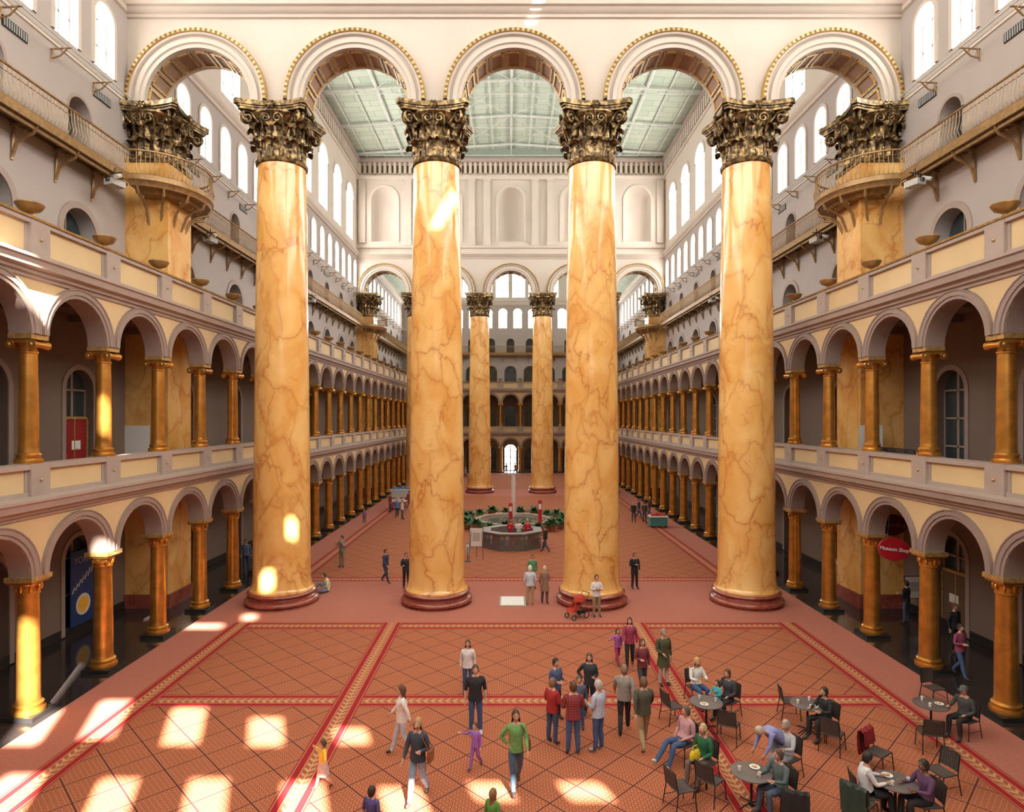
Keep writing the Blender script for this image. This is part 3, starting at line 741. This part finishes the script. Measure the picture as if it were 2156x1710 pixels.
def door(T,y,z,name,m):
    mb=MB(); mb.box(y-.7,y+.7,z,z+2.2,.2,.3,0,T=T); mb.box(y-.75,y-.68,z,z+2.3,.15,.32,1,T=T); mb.box(y+.68,y+.75,z,z+2.3,.15,.32,1,T=T); mb.box(y-.75,y+.75,z+2.2,z+2.3,.15,.32,1,T=T)
    mb.box(y-.02,y+.02,z+.05,z+2.2,.18,.3,1,T=T); mb.ell(T(y+.12,z+1.0,.17),(.04,.04,.04),1)
    mb.box(y-.15,y+.35,z+1.0,z+1.35,.19,.2,2,T=T)
    mb.obj(name,[m,GOLD2,CUP])
REDD=M('red_door_paint',(.28,.012,.012),.4)
door(TWL,24.75,6.15,'door_1',REDD); door(TWL,32.8,6.15,'door_2',CM((.1,.1,.09))); door(TWR,24.75,.05,'door_3',CM((.12,.07,.04)))
# ---- 4th floor balconies
def balcony(name,T,segs,bows,W=.95):
    mb=MB()
    def railing(path):
        mb.tube([T(u,19.68,w) for u,w in path],.05,6,0); mb.tube([T(u,18.68,w) for u,w in path],.03,5,0); mb.tube([T(u,19.45,w) for u,w in path],.02,4,0)
        for (a,b) in zip(path,path[1:]):
            ln=math.hypot(b[0]-a[0],b[1]-a[1]); n=max(1,int(ln/.17))
            for i in range(n):
                t=i/n; u=a[0]+(b[0]-a[0])*t; w=a[1]+(b[1]-a[1])*t
                du,dw=(b[1]-a[1])/ln,-(b[0]-a[0])/ln
                mb.tube([T(u,18.68,w),T(u+du*.10,18.92,w+dw*.10),T(u+du*.03,19.2,w+dw*.03),T(u,19.66,w)],.016,4,0,cap=False)
    for a,b in segs:
        mb.box(a,b,18.48,18.62,-W,0,1,T=T); mb.box(a,b,18.34,18.64,-W-.05,-W+.03,0,T=T); mb.box(a,b,18.2,18.32,-W+.1,-W+.2,0,T=T)
        railing([(a,-W),(b,-W)])
        u=a+.6
        while u<b:
            mb.tube([T(u,18.42,-W),T(u,18.4,0)],.05,5,0); mb.tube([T(u,18.35,-W+.05),T(u,18.1,-W+.18),T(u,17.95,-.45),T(u,17.75,-.2),T(u,17.3,-.04)],[.05,.06,.05,.05,.06],6,0)
            mb.tube([T(u,18.3,-.1),T(u,17.2,-.03)],.05,5,0)
            pts=[T(u,18.12+.14*math.sin(k*.8)*(1-k/12),-.55+.14*math.cos(k*.8)*(1-k/12)) for k in range(11)]; mb.tube(pts,.028,5,0)
            u+=2.05
    for c in bows:
        wc=-.95; R=2.35; n=20
        path=[(c-R*math.cos(pi*i/n),wc-R*.92*math.sin(pi*i/n)) for i in range(n+1)]
        railing(path)
        mb.poly([T(u,18.62,w) for u,w in path],1)
        rows=[]
        for z,s in ((18.66,1.03),(18.45,1.03),(18.38,.99),(18.22,.97),(18.2,.80),(18.05,.76),(18.03,.45)):
            rows.append([T(c-R*s*math.cos(pi*i/n),z,wc-R*.92*s*math.sin(pi*i/n)) for i in range(n+1)])
        mb.grid(rows,0,False)
        for i in range(1,n,3):
            a=pi*i/n; rr=[(.98,18.22),(.92,17.95),(.72,17.8),(.58,17.55),(.50,17.1),(.47,16.9)]
            mb.tube([T(c-R*s*math.cos(a),z,wc-R*.92*s*math.sin(a)) for s,z in rr],[.05,.07,.06,.06,.06,.04],6,0)
            pts=[T(c-R*(.68+.09*math.cos(k*.8)*(1-k/12))*math.cos(a),17.98+.16*math.sin(k*.8)*(1-k/12),wc-R*.92*(.68+.09*math.cos(k*.8)*(1-k/12))*math.sin(a)) for k in range(11)]; mb.tube(pts,.03,5,0)
    mb.obj(name,[IRON,DKGOLD])
sg=[(YN+.1,26.5),(30.9,68.6),(73.0,99)]
balcony('balcony_left',TWL,sg,[Y1,Y2]); balcony('balcony_right',TWR,sg,[Y1,Y2]); balcony('balcony_far',TWE,[(-16.2,16.2)],[])
# ---- far end wall
mb=MB(); pn=MB(); dk=MB()
XO=[-13.2,-9.2,-6.13,-3.07,0,3.07,6.13,9.2,13.2]
tier(mb,TWE,-XW,-1.4,0,6.1,XO,.85,.05,2.9,.35,2,2,10,dk); tier(mb,TWE,1.4,XW,0,6.1,XO,.85,.05,2.9,.35,2,2,10,dk)
cell(mb,TWE,-1.4,1.4,0,6.1,0,.95,.05,3.2,.3,2,2,12,panemb=pn); mull(pn,TWE,0,.95,.05,3.2,.3,t=.08)
for q in (-.6,.6): pn.box(q-.06,q+.06,.05,3.2,.2,.28,1,T=TWE)
tier(mb,TWE,-XW,XW,6.1,12.5,XO,.8,6.15,9.5,.35,2,2,10,dk)
tier(mb,TWE,-XW,XW,12.5,18.4,XO,.95,13,15.7,.6,0,0,12,dk); tier(mb,TWE,-XW,XW,18.4,22.35,XO,.62,18.6,20.4,.7,0,0,10,dk)  # upper tier: dark sheets stand in for shade inside the niches
UX=[-15.3+2.35*k for k in range(14)]
tier(mb,TWE,-XW,XW,22.35,27,UX,.7,22.7,25.1,.35,0,1,10,pn)
tier(mb,TWE,-9,9,27,34.5,[-6.6,-3.9,-1.3,1.3,3.9,6.6],1.05,27.6,32.2,.4,1,1,12,pn)
plain(mb,TWE,-XW,-9,27,34.5,1); plain(mb,TWE,9,XW,27,34.5,1); plain(mb,TWE,-XW,XW,34.5,40,1)
for c in (-6.6,-3.9,-1.3,1.3,3.9,6.6): mull(pn,TWE,c,1.05,27.6,32.2,.4,t=.06)
for c in UX: mull(pn,TWE,c,.7,22.7,25.1,.35)
strip(mb,TWE,-XW,XW,[(26.3,0),(26.4,-.15),(26.8,-.35),(26.85,0)],1)
mb.obj('wall_far',[GREYW,WHITE,GALW]); pn.obj('window_5',[WIN,FRAME]); dk.obj('window_6',[DKGL,TAUPE])
# ---- arch screens
def screen(name,y0,top,upper):
    T=lambda u,z,w:(u,y0+w,z); TB=lambda u,z,w:(u,y0+1.6-w,z)
    mb=MB(); cs=[-14.1,-7.08,0,7.08,14.1]; e=[-XW,-10.62,-3.54,3.54,10.62,XW]; r=2.35; zs=22.5; z0=22.25
    for i,c in enumerate(cs):
        cell(mb,T,e[i],e[i+1],z0,27.0,c,r,z0,zs,1.6,0,0,36,back=True)
        mb.poly([T(e[i],z0,0),T(c-r,z0,0),T(c-r,z0,1.6),T(e[i],z0,1.6)],0); mb.poly([T(c+r,z0,0),T(e[i+1],z0,0),T(e[i+1],z0,1.6),T(c+r,z0,1.6)],0)
        for TT in (T,TB):
            archivolt(mb,TT,c,zs,[(r,0),(r,-.06),(r+.16,-.06),(r+.2,-.14),(r+.38,-.14),(r+.42,-.04),(r+.5,-.04),(r+.54,-.18),(r+.62,-.2)],0,40,legs=.22)
            archivolt(mb,TT,c,zs,[(r+.62,-.18),(r+.64,-.28),(r+.76,-.28),(r+.80,-.14),(r+.80,0)],1,84,mf=lambda a,b:(1 if b%2 else 2) if a==1 else 1)
        npn=9
        for k in range(npn):
            a0=pi*(k+.14)/npn; a1=pi*(k+.86)/npn
            def sp(a,w,rr): return T(c-rr*math.cos(a),zs+rr*math.sin(a),w)
            mb.grid([[sp(a0+(a1-a0)*q/4,w,r-.012) for q in range(5)] for w in (.28,1.32)],3)
            def fr(w0,w1,b0,b1,mm=1,dd=.07):
                rows=[[sp(b0+(b1-b0)*q/4,w0,r),sp(b0+(b1-b0)*q/4,w0,r-dd),sp(b0+(b1-b0)*q/4,w1,r-dd),sp(b0+(b1-b0)*q/4,w1,r)] for q in range(5)]
                mb.grid(rows,mm,False)
            fr(.2,.3,a0,a1); fr(1.3,1.4,a0,a1); fr(.2,1.4,a0-.02,a0+.025); fr(.2,1.4,a1-.025,a1+.02)
    strip(mb,T,-XW,XW,[(26.15,0),(26.18,-.1),(26.3,-.12),(26.36,-.26),(26.5,-.34),(26.54,-.46),(26.66,-.5),(26.72,-.5),(26.76,-.15),(26.95,-.15),(26.97,0)],0)
    if not upper:
        for w in (0,1.6): plain(mb,T,-XW,XW,27,top,0,w)
    else:
        for i,c in enumerate(cs):
            c=7.08*(i-2); a,b=(-XW,-10.62,-3.54,3.54,10.62)[i],(-10.62,-3.54,3.54,10.62,XW)[i]; rn=1.45;zb=28.1;zs2=32.7
            cell(mb,T,a,b,27,35.4,c,rn,zb,zs2,.02,0,0,16)
            rows=[]
            nn=12
            for z in (zb,zs2): rows.append([T(c-rn*math.cos(pi*j/nn),z,.02+1.3*math.sin(pi*j/nn)) for j in range(nn+1)])
            for q in range(1,7):
                ph=q*pi/12; rows.append([T(c-rn*math.cos(ph)*math.cos(pi*j/nn),zs2+rn*math.sin(ph),.02+1.3*math.sin(pi*j/nn)*math.cos(ph)) for j in range(nn+1)])
            mb.grid(rows,0); mb.poly([T(c-rn*math.cos(pi*j/nn),zb,.02+1.3*math.sin(pi*j/nn)) for j in range(nn+1)],0)
            archivolt(mb,T,c,zs2,[(rn,0),(rn,-.06),(rn+.22,-.1),(rn+.24,0)],0,20,legs=4.6)
        for ax in (-10.62,-3.54,3.54,10.62):
            for o in (-.85,.85):
                mb.box(ax+o-.36,ax+o+.36,27.9,34.9,-.28,0,0,T=T); mb.box(ax+o-.42,ax+o+.42,34.7,35.0,-.34,0,0,T=T); mb.box(ax+o-.42,ax+o+.42,27.6,28.1,-.34,0,0,T=T)
        for ax in (-16.6,16.6): mb.box(ax-.36,ax+.36,27.9,34.9,-.28,0,0,T=T)
        strip(mb,T,-XW,XW,[(27.3,0),(27.33,-.2),(27.5,-.28),(27.6,-.28),(27.65,0)],0)
        strip(mb,T,-XW,XW,[(34.9,0),(34.95,-.3),(35.15,-.34),(35.2,-.4),(35.35,-.4),(35.4,-.1),(35.5,0)],0)
        plain(mb,T,-XW,XW,35.4,37.6,0)
        strip(mb,T,-XW,XW,[(36.85,0),(36.9,-.25),(37.1,-.4),(37.25,-.42),(37.3,0)],4)
        k=-17
        while k<17: 
            mb.box(k,k+.28,35.6,36.85,-.22,0,0,T=T); mb.box(k+.32,k+.52,35.75,36.55,-.02,.0,2,T=T); k+=.56  # dark plates again paint shaded holes between the frieze blocks
        plain(mb,T,-XW,XW,27,40,0,1.6)
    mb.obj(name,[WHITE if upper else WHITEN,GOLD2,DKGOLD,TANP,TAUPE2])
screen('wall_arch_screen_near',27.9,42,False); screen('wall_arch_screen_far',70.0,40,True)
# ---- ceilings: low-pitched roof of the middle court with longitudinal purlins and cross trusses
mb=MB()
ex,ez,rz=17.2,37.5,38.6
for s in (-1,1): mb.poly([(s*ex,29.5,ez),(s*ex,70,ez),(0,70,rz),(0,29.5,rz)],0)
mb.poly([(-ex,69.98,ez),(ex,69.98,ez),(0,69.98,rz)],0)
mb.obj('ceiling',[ROOF])
mb=MB()
def rzf(x): return rz-(rz-ez)*abs(x)/ex
for k in range(-8,9):
    x=k*2.0; big=(k%3==0); mb.tube([(x,29.6,rzf(x)-.15),(x,69.9,rzf(x)-.15)],.15 if big else .06,6,0)
for y in (36,42.5,49,55.5,62,68.5):
    mb.tube([(-ex,y,ez-.25),(0,y,rz-.25),(ex,y,ez-.25)],.13,6,0)
    mb.tube([(-ex,y,ez-.4),(ex,y,ez-.4)],.05,6,0)
    for x in (-12,-6,0,6,12): mb.tube([(x,y,ez-.4),(x,y,rzf(x)-.2)],.04,5,0)
for y0_ in (36,42.5,49,55.5,62):
    for x in (-12,-6,0,6): mb.tube([(x,y0_,rzf(x)-.3),(x+6,y0_+6.5,rzf(x+6)-.3)],.03,5,0); mb.tube([(x+6,y0_,rzf(x+6)-.3),(x,y0_+6.5,rzf(x)-.3)],.03,5,0)
mb.obj('roof_truss',[STEEL])
mb=MB()
for s in (-1,1): mb.poly([(s*17.3,71.5,27.6),(0,71.5,38.5),(0,99.9,38.5),(s*17.3,99.9,27.6)],0)
mb.obj('ceiling_far_court',[ROOF])
# ---- near end wall & roof with openings for the sun
SD=Vector((-.30,.78,-.55)).normalized()
wallholes=[];roofholes=[]
def sunhole(P,w,h):
    P=Vector(P); t=(P.y-YN)/SD.y; q=P-SD*t
    if q.z<37.5: wallholes.append((q.x-w/2,q.x+w/2,q.z-h/2,q.z+h/2))
    else:
        t=(P.z-38.0)/SD.z; q=P-SD*t; hh=h*abs(SD.y/SD.z)
        roofholes.append((q.x-w/2,q.x+w/2,q.y-hh/2,q.y+hh/2))
for px,py,w,h in ((225,1513,.85,1.5),(390,1527,.9,1.4),(560,1540,.85,1.0),(740,1550,.8,.5),(70,1530,.9,1.3),
                  (20,1680,.9,1.2),(232,1690,.85,1.2),(432,1690,.85,1.2),(640,1690,.9,1.0),(850,1690,.9,.7),(1035,1667,.85,.4),(1232,1667,.95,.4),
                  (1383,1266,.6,.3),(1411,1301,.6,.3),(1445,1341,.6,.3),(1494,1393,.5,.3),(1541,1452,.5,.3),(525,1300,.5,.5),(430,1319,1.4,.35),(300,1300,.8,.35)):
    x,y=G(px,py); sunhole((x,y,0),w,h)
sunhole((-13.6,17.5,1.6),.55,2.2); sunhole((-13.6,20.9,8.4),.35,1.1); sunhole((-13.6,17.9,11.6),.8,1.0)
sunhole((-10.8,27.4,1.3),.42,.75); sunhole((-9.8,27.6,3.6),.26,.8); sunhole((-2.9,27.5,17.9),.35,1.9); sunhole((10.8,27.4,8.5),.3,.9)
sunhole((1.0,27.8,26.5),.35,.9)
def plate(mb,T,u0,u1,z0,z1,holes,m):
    us=sorted({u0,u1,*[min(max(h[i],u0),u1) for h in holes for i in (0,1)]}); zs=sorted({z0,z1,*[min(max(h[i],z0),z1) for h in holes for i in (2,3)]})
    for a,b in zip(us,us[1:]):
        if b-a<1e-5: continue
        for c,d in zip(zs,zs[1:]):
            if d-c<1e-5: continue
            x=(a+b)/2;z=(c+d)/2
            if any(h[0]<x<h[1] and h[2]<z<h[3] for h in holes): continue
            plain(mb,T,a,b,c,d,m)
mb=MB(); plate(mb,lambda u,z,w:(u,YN-w,z),-XW-.5,XW+.5,0,38.0,wallholes,0); mb.obj('wall_near',[GREYW])
mb=MB(); plate(mb,lambda u,z,w:(u,z,38.0+w),-XW-.5,XW+.5,YN,29.5,roofholes,0); mb.obj('ceiling_near_court',[ROOF])
pn=MB()
for c in [-14.5+2.4*k for k in range(13)]:
    for zb,zs in ((30,35.5),):
        out=[(c-.9,zb)]+arcpts(c,.9,zs,8)+[(c+.9,zb)]; pn.poly([(u,YN+.03,z) for u,z in out],0)
pn.obj('window_7',[WINN])
# ---- floor and carpet
mb=MB(); mb.poly([(-XW-.6,YN-.2,0),(XW+.6,YN-.2,0),(XW+.6,YE+.6,0),(-XW-.6,YE+.6,0)],0); mb.obj('floor',[GRAN])
mb=MB()
def fq(x0,x1,y0,y1,z,m,uv=None): mb.poly([(x0,y0,z),(x1,y0,z),(x1,y1,z),(x0,y1,z)],m,uv=uv)
fq(-13.15,13.15,YN+.05,YA-.6,.004,0)
B=.40
for x0,x1 in ((-11.1,-5.0),(-5.0,4.95),(4.95,11.1)):
    for a,b in ((-1.5,5.2),(5.2,11.9),(11.9,18.6),(18.6,25.3)): fq(x0+B,x1-B,a+B,b-B,.006,1)
def bandx(x0,x1,y,z=.008): L=x1-x0; fq(x0,x1,y-B,y+B,z,2,uv=[(0,0),(L,0),(L,1),(0,1)])
def bandy(x,y0,y1,z=.010): L=y1-y0; fq(x-B,x+B,y0,y1,z,2,uv=[(0,0),(0,1),(L,1),(L,0)])
for y in (-1.5,5.2,11.9,18.6,25.3): bandx(-11.1-B,11.1+B,y)
for x in (-11.1,-5.0,4.95,11.1): bandy(x,-1.5-B,25.3+B)
for a,b in ((32.6,66.9),(74.2,92.5)):
    fq(-11.1+B,11.1-B,a+B,b-B,.006,1); bandx(-11.1-B,11.1+B,a); bandx(-11.1-B,11.1+B,b); bandy(-11.1,a-B,b+B); bandy(11.1,a-B,b+B)
mb.obj('carpet',[CARP,FIELD,BAND])
mb=MB(); x,y=G(1079,1266); mb.box(-.6,.6,-.75,.75,.005,.02,0); mb.box(-.52,.52,-.67,.67,.02,.024,1); mb.obj('floor_plaque',[CM((.35,.3,.27)),CM((.65,.62,.58),.4)],(x,y,0))
# ---- fountain, plants
STONE=M('fountain_stone',(.27,.19,.14),.5); WATER=M('water',(.16,.15,.13),.05,var=.2,scale=3)
FX,FY=.12,49.3
mb=MB(); mb.lathe([(2.85,0),(2.85,.35),(3.0,.4),(3.0,.5),(2.6,.5),(2.55,.42),(2.5,.1)],48,(0,0,0),0); mb.lathe([(2.52,.36),(0,.36)],48,(0,0,0),1)
mb.lathe([(.3,.3),(.2,.6),(.25,.65),(.05,.7)],16,(0,0,0),0)
mb.obj('fountain_basin',[STONE,WATER],(FX,FY,0))
m,nt,b=nodes('water_spray'); b.inputs['Base Color'].default_value=(.9,.9,.92,1); b.inputs['Alpha'].default_value=.35; b.inputs['Roughness'].default_value=.3; SPRAY=m
mb=MB(); mb.lathe([(.05,.65),(.08,1.5),(.13,2.6),(.17,3.3),(.12,3.8),(0,4.0)],12,(0,0,0),0)
for k in range(160):
    a=random.random()*6.28; z=.6+3.2*random.random(); r=.10+.25*random.random()*(1-.2*z); mb.ell((r*math.cos(a),r*math.sin(a),z),(.02,.02,.05),0,5,3)
mb.obj('fountain_jet',[SPRAY],(FX,FY,0))
GRN=M('plant_leaf',(.035,.12,.025),.5,var=.4,scale=8); TERR=M('terracotta_pot',(.34,.12,.06),.7)
mb=MB(); mb.lathe([(0,0),(.20,0),(.28,.38),(.31,.38),(.31,.44),(.26,.44),(.25,.36),(0,.36)],18,(0,0,0),1)
for k in range(75):
    a=random.random()*6.28; el=random.uniform(.15,1.35); L=random.uniform(.35,.65); d=Vector((math.cos(a)*math.cos(el),math.sin(a)*math.cos(el),math.sin(el))); t=Vector((-math.sin(a),math.cos(a),0))
    o=Vector((0,0,.42)); rows=[]
    for i in range(5):
        v=i/4; p=o+d*L*v+Vector((math.cos(a)*.12*v*v,math.sin(a)*.12*v*v,-.20*v*v)); w=.085*math.sin(pi*min(.98,v*.9+.08)); rows.append([p-t*w,p+Vector((0,0,.01)),p+t*w])
    mb.grid(rows,0)
plant=mb.mesh('potted_plant',[GRN,TERR])
for k in range(20):
    a=2*pi*(k+.5)/20; inst('potted_plant',plant,(FX+3.95*math.cos(a),FY+3.95*math.sin(a),.012),a*3,1.15+.15*math.sin(k*2.3))
# ---- information desk
mb=MB(); DX,DY=G(1078,1150); n=8
def octa(r,z): return [(r*math.cos(2*pi*(k+.5)/n),r*.9*math.sin(2*pi*(k+.5)/n),z) for k in range(n)]
mb.grid([octa(2.0,0),octa(2.0,1.02)],0,False,closed=True); mb.grid([octa(2.1,1.02),octa(2.1,1.1),octa(1.5,1.1),octa(1.5,1.02),octa(1.5,0)],1,False,closed=True); mb.grid([octa(2.0,1.02),octa(2.1,1.02)],1,False,closed=True)
for k in range(n):
    a=Vector(octa(2.02,0)[k-1]); b2=Vector(octa(2.02,0)[k])
    for j in range(5):
        for q in range(2):
            if (j*7+k*3+q*5)%4==0: continue
            p=a.lerp(b2,(j+.5)/5); d=(b2-a).normalized()*.10; z=.38+.31*q; nn=Vector((p.x,p.y,0)).normalized()*.015
            mb.poly([p-d+nn+V(0,0,z),p+d+nn+V(0,0,z),p+d+nn+V(0,0,z+.25),p-d+nn+V(0,0,z+.25)],2+(j+q+k)%4)
mb.obj('information_desk',[CM((.13,.11,.10)),CM((.20,.17,.155),.5),CM((.30,.27,.24)),CM((.20,.05,.04)),CM((.08,.11,.15)),CM((.22,.15,.09))],(DX,DY,.012))
person('woman',(DX-.1,DY+.6),.2,1.66,'stand',(.5,.02,.03),BK,BR,True,('front','front'),female=True)
person('man',(DX+1.0,DY+.1),-.4,1.74,'stand',(.5,.02,.03),BK,(.4,.35,.3),False,('front','front'))
person('woman',(DX+.45,DY+.6),.0,1.62,'stand',(.65,.62,.6),BK,BR,True,('front','front'),female=True)
def banner(px,py,h,w,col):
    x,y=G(px,py); mb=MB(); mb.lathe([(.18,0),(.18,.03),(.02,.05)],12,(0,0,0),1); mb.tube([(0,0,.03),(0,0,h)],.02,6,1); mb.box(-w/2,w/2,-.015,.015,h*.35,h,0); mb.box(-w/2+.04,w/2-.04,-.02,-.016,h*.75,h*.9,2)
    mb.obj('banner_stand',[CM(col),BLACK,CUP],(x,y,.012))
banner(1075,1128,2.3,.28,(.5,.02,.04)); banner(1137,1128,2.5,.28,(.5,.02,.04)); banner(985,1182,1.1,.22,(.4,.4,.38))
def easel(px,py,w,h,z0,name='easel_sign'):
    x,y=G(px,py); mb=MB(); mb.box(-w/2,w/2,-.02,.02,z0,z0+h,0); mb.box(-w/2-.03,w/2+.03,-.012,.03,z0-.03,z0+h+.03,1)
    for s in (-1,1): mb.tube([(s*w*.4,0,z0+h),(s*w*.55,-.1,0)],.015,5,1)
    mb.tube([(0,.03,z0+h),(0,.5,0)],.015,5,1)
    mb.box(-w*.3,w*.3,-.026,-.021,z0+h*.3,z0+h*.75,2)
    mb.obj(name,[CUP,BLACK,CM((.45,.42,.4))],(x,y,.012))
easel(1003,1178,.75,1.1,.75); easel(1925,1300,.8,.9,.8)
def cart(px,py,w,h,c1_,c2_,name):
    x,y=G(px,py); mb=MB(); mb.box(-w/2,w/2,-.4,.4,.15,h,0); mb.box(-w/2-.05,w/2+.05,-.45,.45,h,h+.06,2)
    for s in (-1,1):
        for t in (-.3,.3): mb.tube([(s*w*.4-.03,t,.08),(s*w*.4+.03,t,.08)],.08,10,3)
    for k in range(5): mb.box(-w/2+.1+k*w*.18,-w/2+.1+k*w*.18+w*.13,-.2,.2,h+.06,h+.2+.07*(k%3),1)
    mb.obj(name,[CM(c1_),CM(c2_),CUP,BLACK],(x,y,.012))
cart(1385,1110,1.3,.8,(.05,.22,.22),(.5,.05,.04),'vendor_cart'); cart(850,1050,2.6,.9,(.5,.5,.5),(.1,.25,.5),'craft_table'); cart(1774,1228,.7,1.0,(.4,.03,.03),(.5,.1,.06),'shop_display'); cart(838,1072,1.4,.7,(.45,.05,.05),(.6,.5,.4),'craft_table')
def board(x,y,z,name):
    mb=MB(); mb.box(-.5,.5,-.02,.02,.7,1.95,0); mb.box(-.53,.53,-.03,.03,.67,.7,1)
    for t in (-.5,.5): mb.tube([(t,0,0),(t,0,1.98)],.02,6,1); mb.tube([(t,-.25,.02),(t,.25,.02)],.02,6,1)
    mb.obj(name,[CUP,FRAME],(x,y,z))
board(-15.6,25.9,6.13,'whiteboard'); board(15.4,27.1,6.13,'whiteboard')
for k in range(5): inst('cafe_chair',chair,(14.8,22.3+k*.65,6.12),1.4+.1*k,1.25)
for k in range(3): inst('cafe_chair',chair,(14.9,31.2+k*1.0,6.12),1.2+.4*k)
def oval(name,x,y,z,a,b2,col,txt,size,tcol,rot=0):
    mb=MB(); n=40
    ring=lambda s,yy:[(a*s*math.cos(2*pi*k/n),yy,b2*s*math.sin(2*pi*k/n)) for k in range(n)]
    mb.grid([ring(1,.03),ring(1,-.03)],0,False,closed=True); mb.poly(ring(1,-.03),0); mb.poly(ring(1,.03),0)
    mb.tube([(-.3,0,b2*.85),(-.3,0,5.2-z)],.01,5,1); mb.tube([(.3,0,b2*.85),(.3,0,5.2-z)],.01,5,1)
    o=mb.obj(name,[col,BLACK],(x,y,z)); o.rotation_euler=(0,rot,0)
    cu=bpy.data.curves.new('lettering','FONT'); cu.body=txt; cu.size=size; cu.align_x='CENTER'; cu.align_y='CENTER'; cu.extrude=.004; cu.offset=.003
    cu.materials.append(tcol); t=bpy.data.objects.new('lettering',cu); SC.collection.objects.link(t); t.parent=o; t.location=(0,-.04,0); t.rotation_euler=(pi/2,0,0)
oval('museum_shop_sign',13.82,22.9,3.60,.58,.42,CM((.42,.012,.02),.4),'Museum Shop',.19,CUP,.12)
oval('museum_shop_sign',14.75,24.6,4.2,.65,.42,CM((.12,.01,.015),.4),'Museum Shop',.2,CM((.35,.15,.1)),0)
mb=MB(); mb.box(-.02,.02,-.65,.65,0,2.9,0)
n=24; mb.poly([(.025,.05+.42*math.cos(2*pi*k/n),.75+.42*math.sin(2*pi*k/n)) for k in range(n)],1)
mb.poly([(.03,.05+.30*math.cos(2*pi*k/n),.75+.30*math.sin(2*pi*k/n)) for k in range(n)],2)
for k in range(7): mb.poly([(.024,-.6+.18*k,1.3+.1*k),(.024,-.55+.18*k,1.28+.1*k),(.024,-.42+.18*k,1.5+.12*k),(.024,-.47+.18*k,1.52+.12*k)],1)
o=mb.obj('exhibition_poster',[CM((.01,.04,.15),.5),CM((.65,.6,.45)),CM((.8,.45,.04))],(-17.1,24.75,.3))
cu=bpy.data.curves.new('lettering','FONT'); cu.body='YORK'; cu.size=.36; cu.align_x='CENTER'; cu.extrude=.003; cu.materials.append(CM((.3,.3,.35)))
t=bpy.data.objects.new('lettering',cu); SC.collection.objects.link(t); t.parent=o; t.location=(.03,0,2.4); t.rotation_euler=(pi/2,0,pi/2)
mb=MB(); mb.box(-.22,.22,-.3,.3,-.12,.12,0); mb.lathe([(.09,0),(.09,.12),(.07,.12),(0,.1)],14,(.0,-.3,0),1); mb.tube([(0,0,.12),(0,0,.6)],.03,6,1); mb.tube([(-.25,0,.4),(.35,0,.4)],.025,6,1); mb.tube([(.32,-.05,.25),(.45,-.35,.1)],.09,10,0)
proj=mb.mesh('projector',[CM((.5,.48,.45)),BLACK])
for s in (-1,1):
    for y,r in ((25.0,.3),(33,.2),(42,.5),(50,0)): inst('projector',proj,(s*15.95,y,17.75),r*s)
# ------------------------------------------------------------ light + camera
sun=bpy.data.lights.new('sun','SUN'); sun.energy=34; sun.angle=.012; sun.color=(1,.94,.84)
so=bpy.data.objects.new('sun',sun); SC.collection.objects.link(so); so.rotation_euler=SD.to_track_quat('-Z','Y').to_euler(); so.location=(20,-40,50)
w=bpy.data.worlds.new('sky'); SC.world=w; w.use_nodes=True; bg=w.node_tree.nodes['Background']; bg.inputs[0].default_value=(.75,.85,1,1); bg.inputs[1].default_value=3.0
cam=bpy.data.cameras.new('camera'); co=bpy.data.objects.new('camera',cam); SC.collection.objects.link(co); SC.camera=co
co.location=(CX,0,CZ); co.rotation_euler=(pi/2,0,0); cam.sensor_width=36; cam.lens=36*F/2156; cam.shift_x=6.5/2156; cam.shift_y=25/2156; cam.clip_end=300
SC.view_settings.view_transform='Standard'
SC.view_settings.exposure=1.12
print('objects',len(SC.objects))
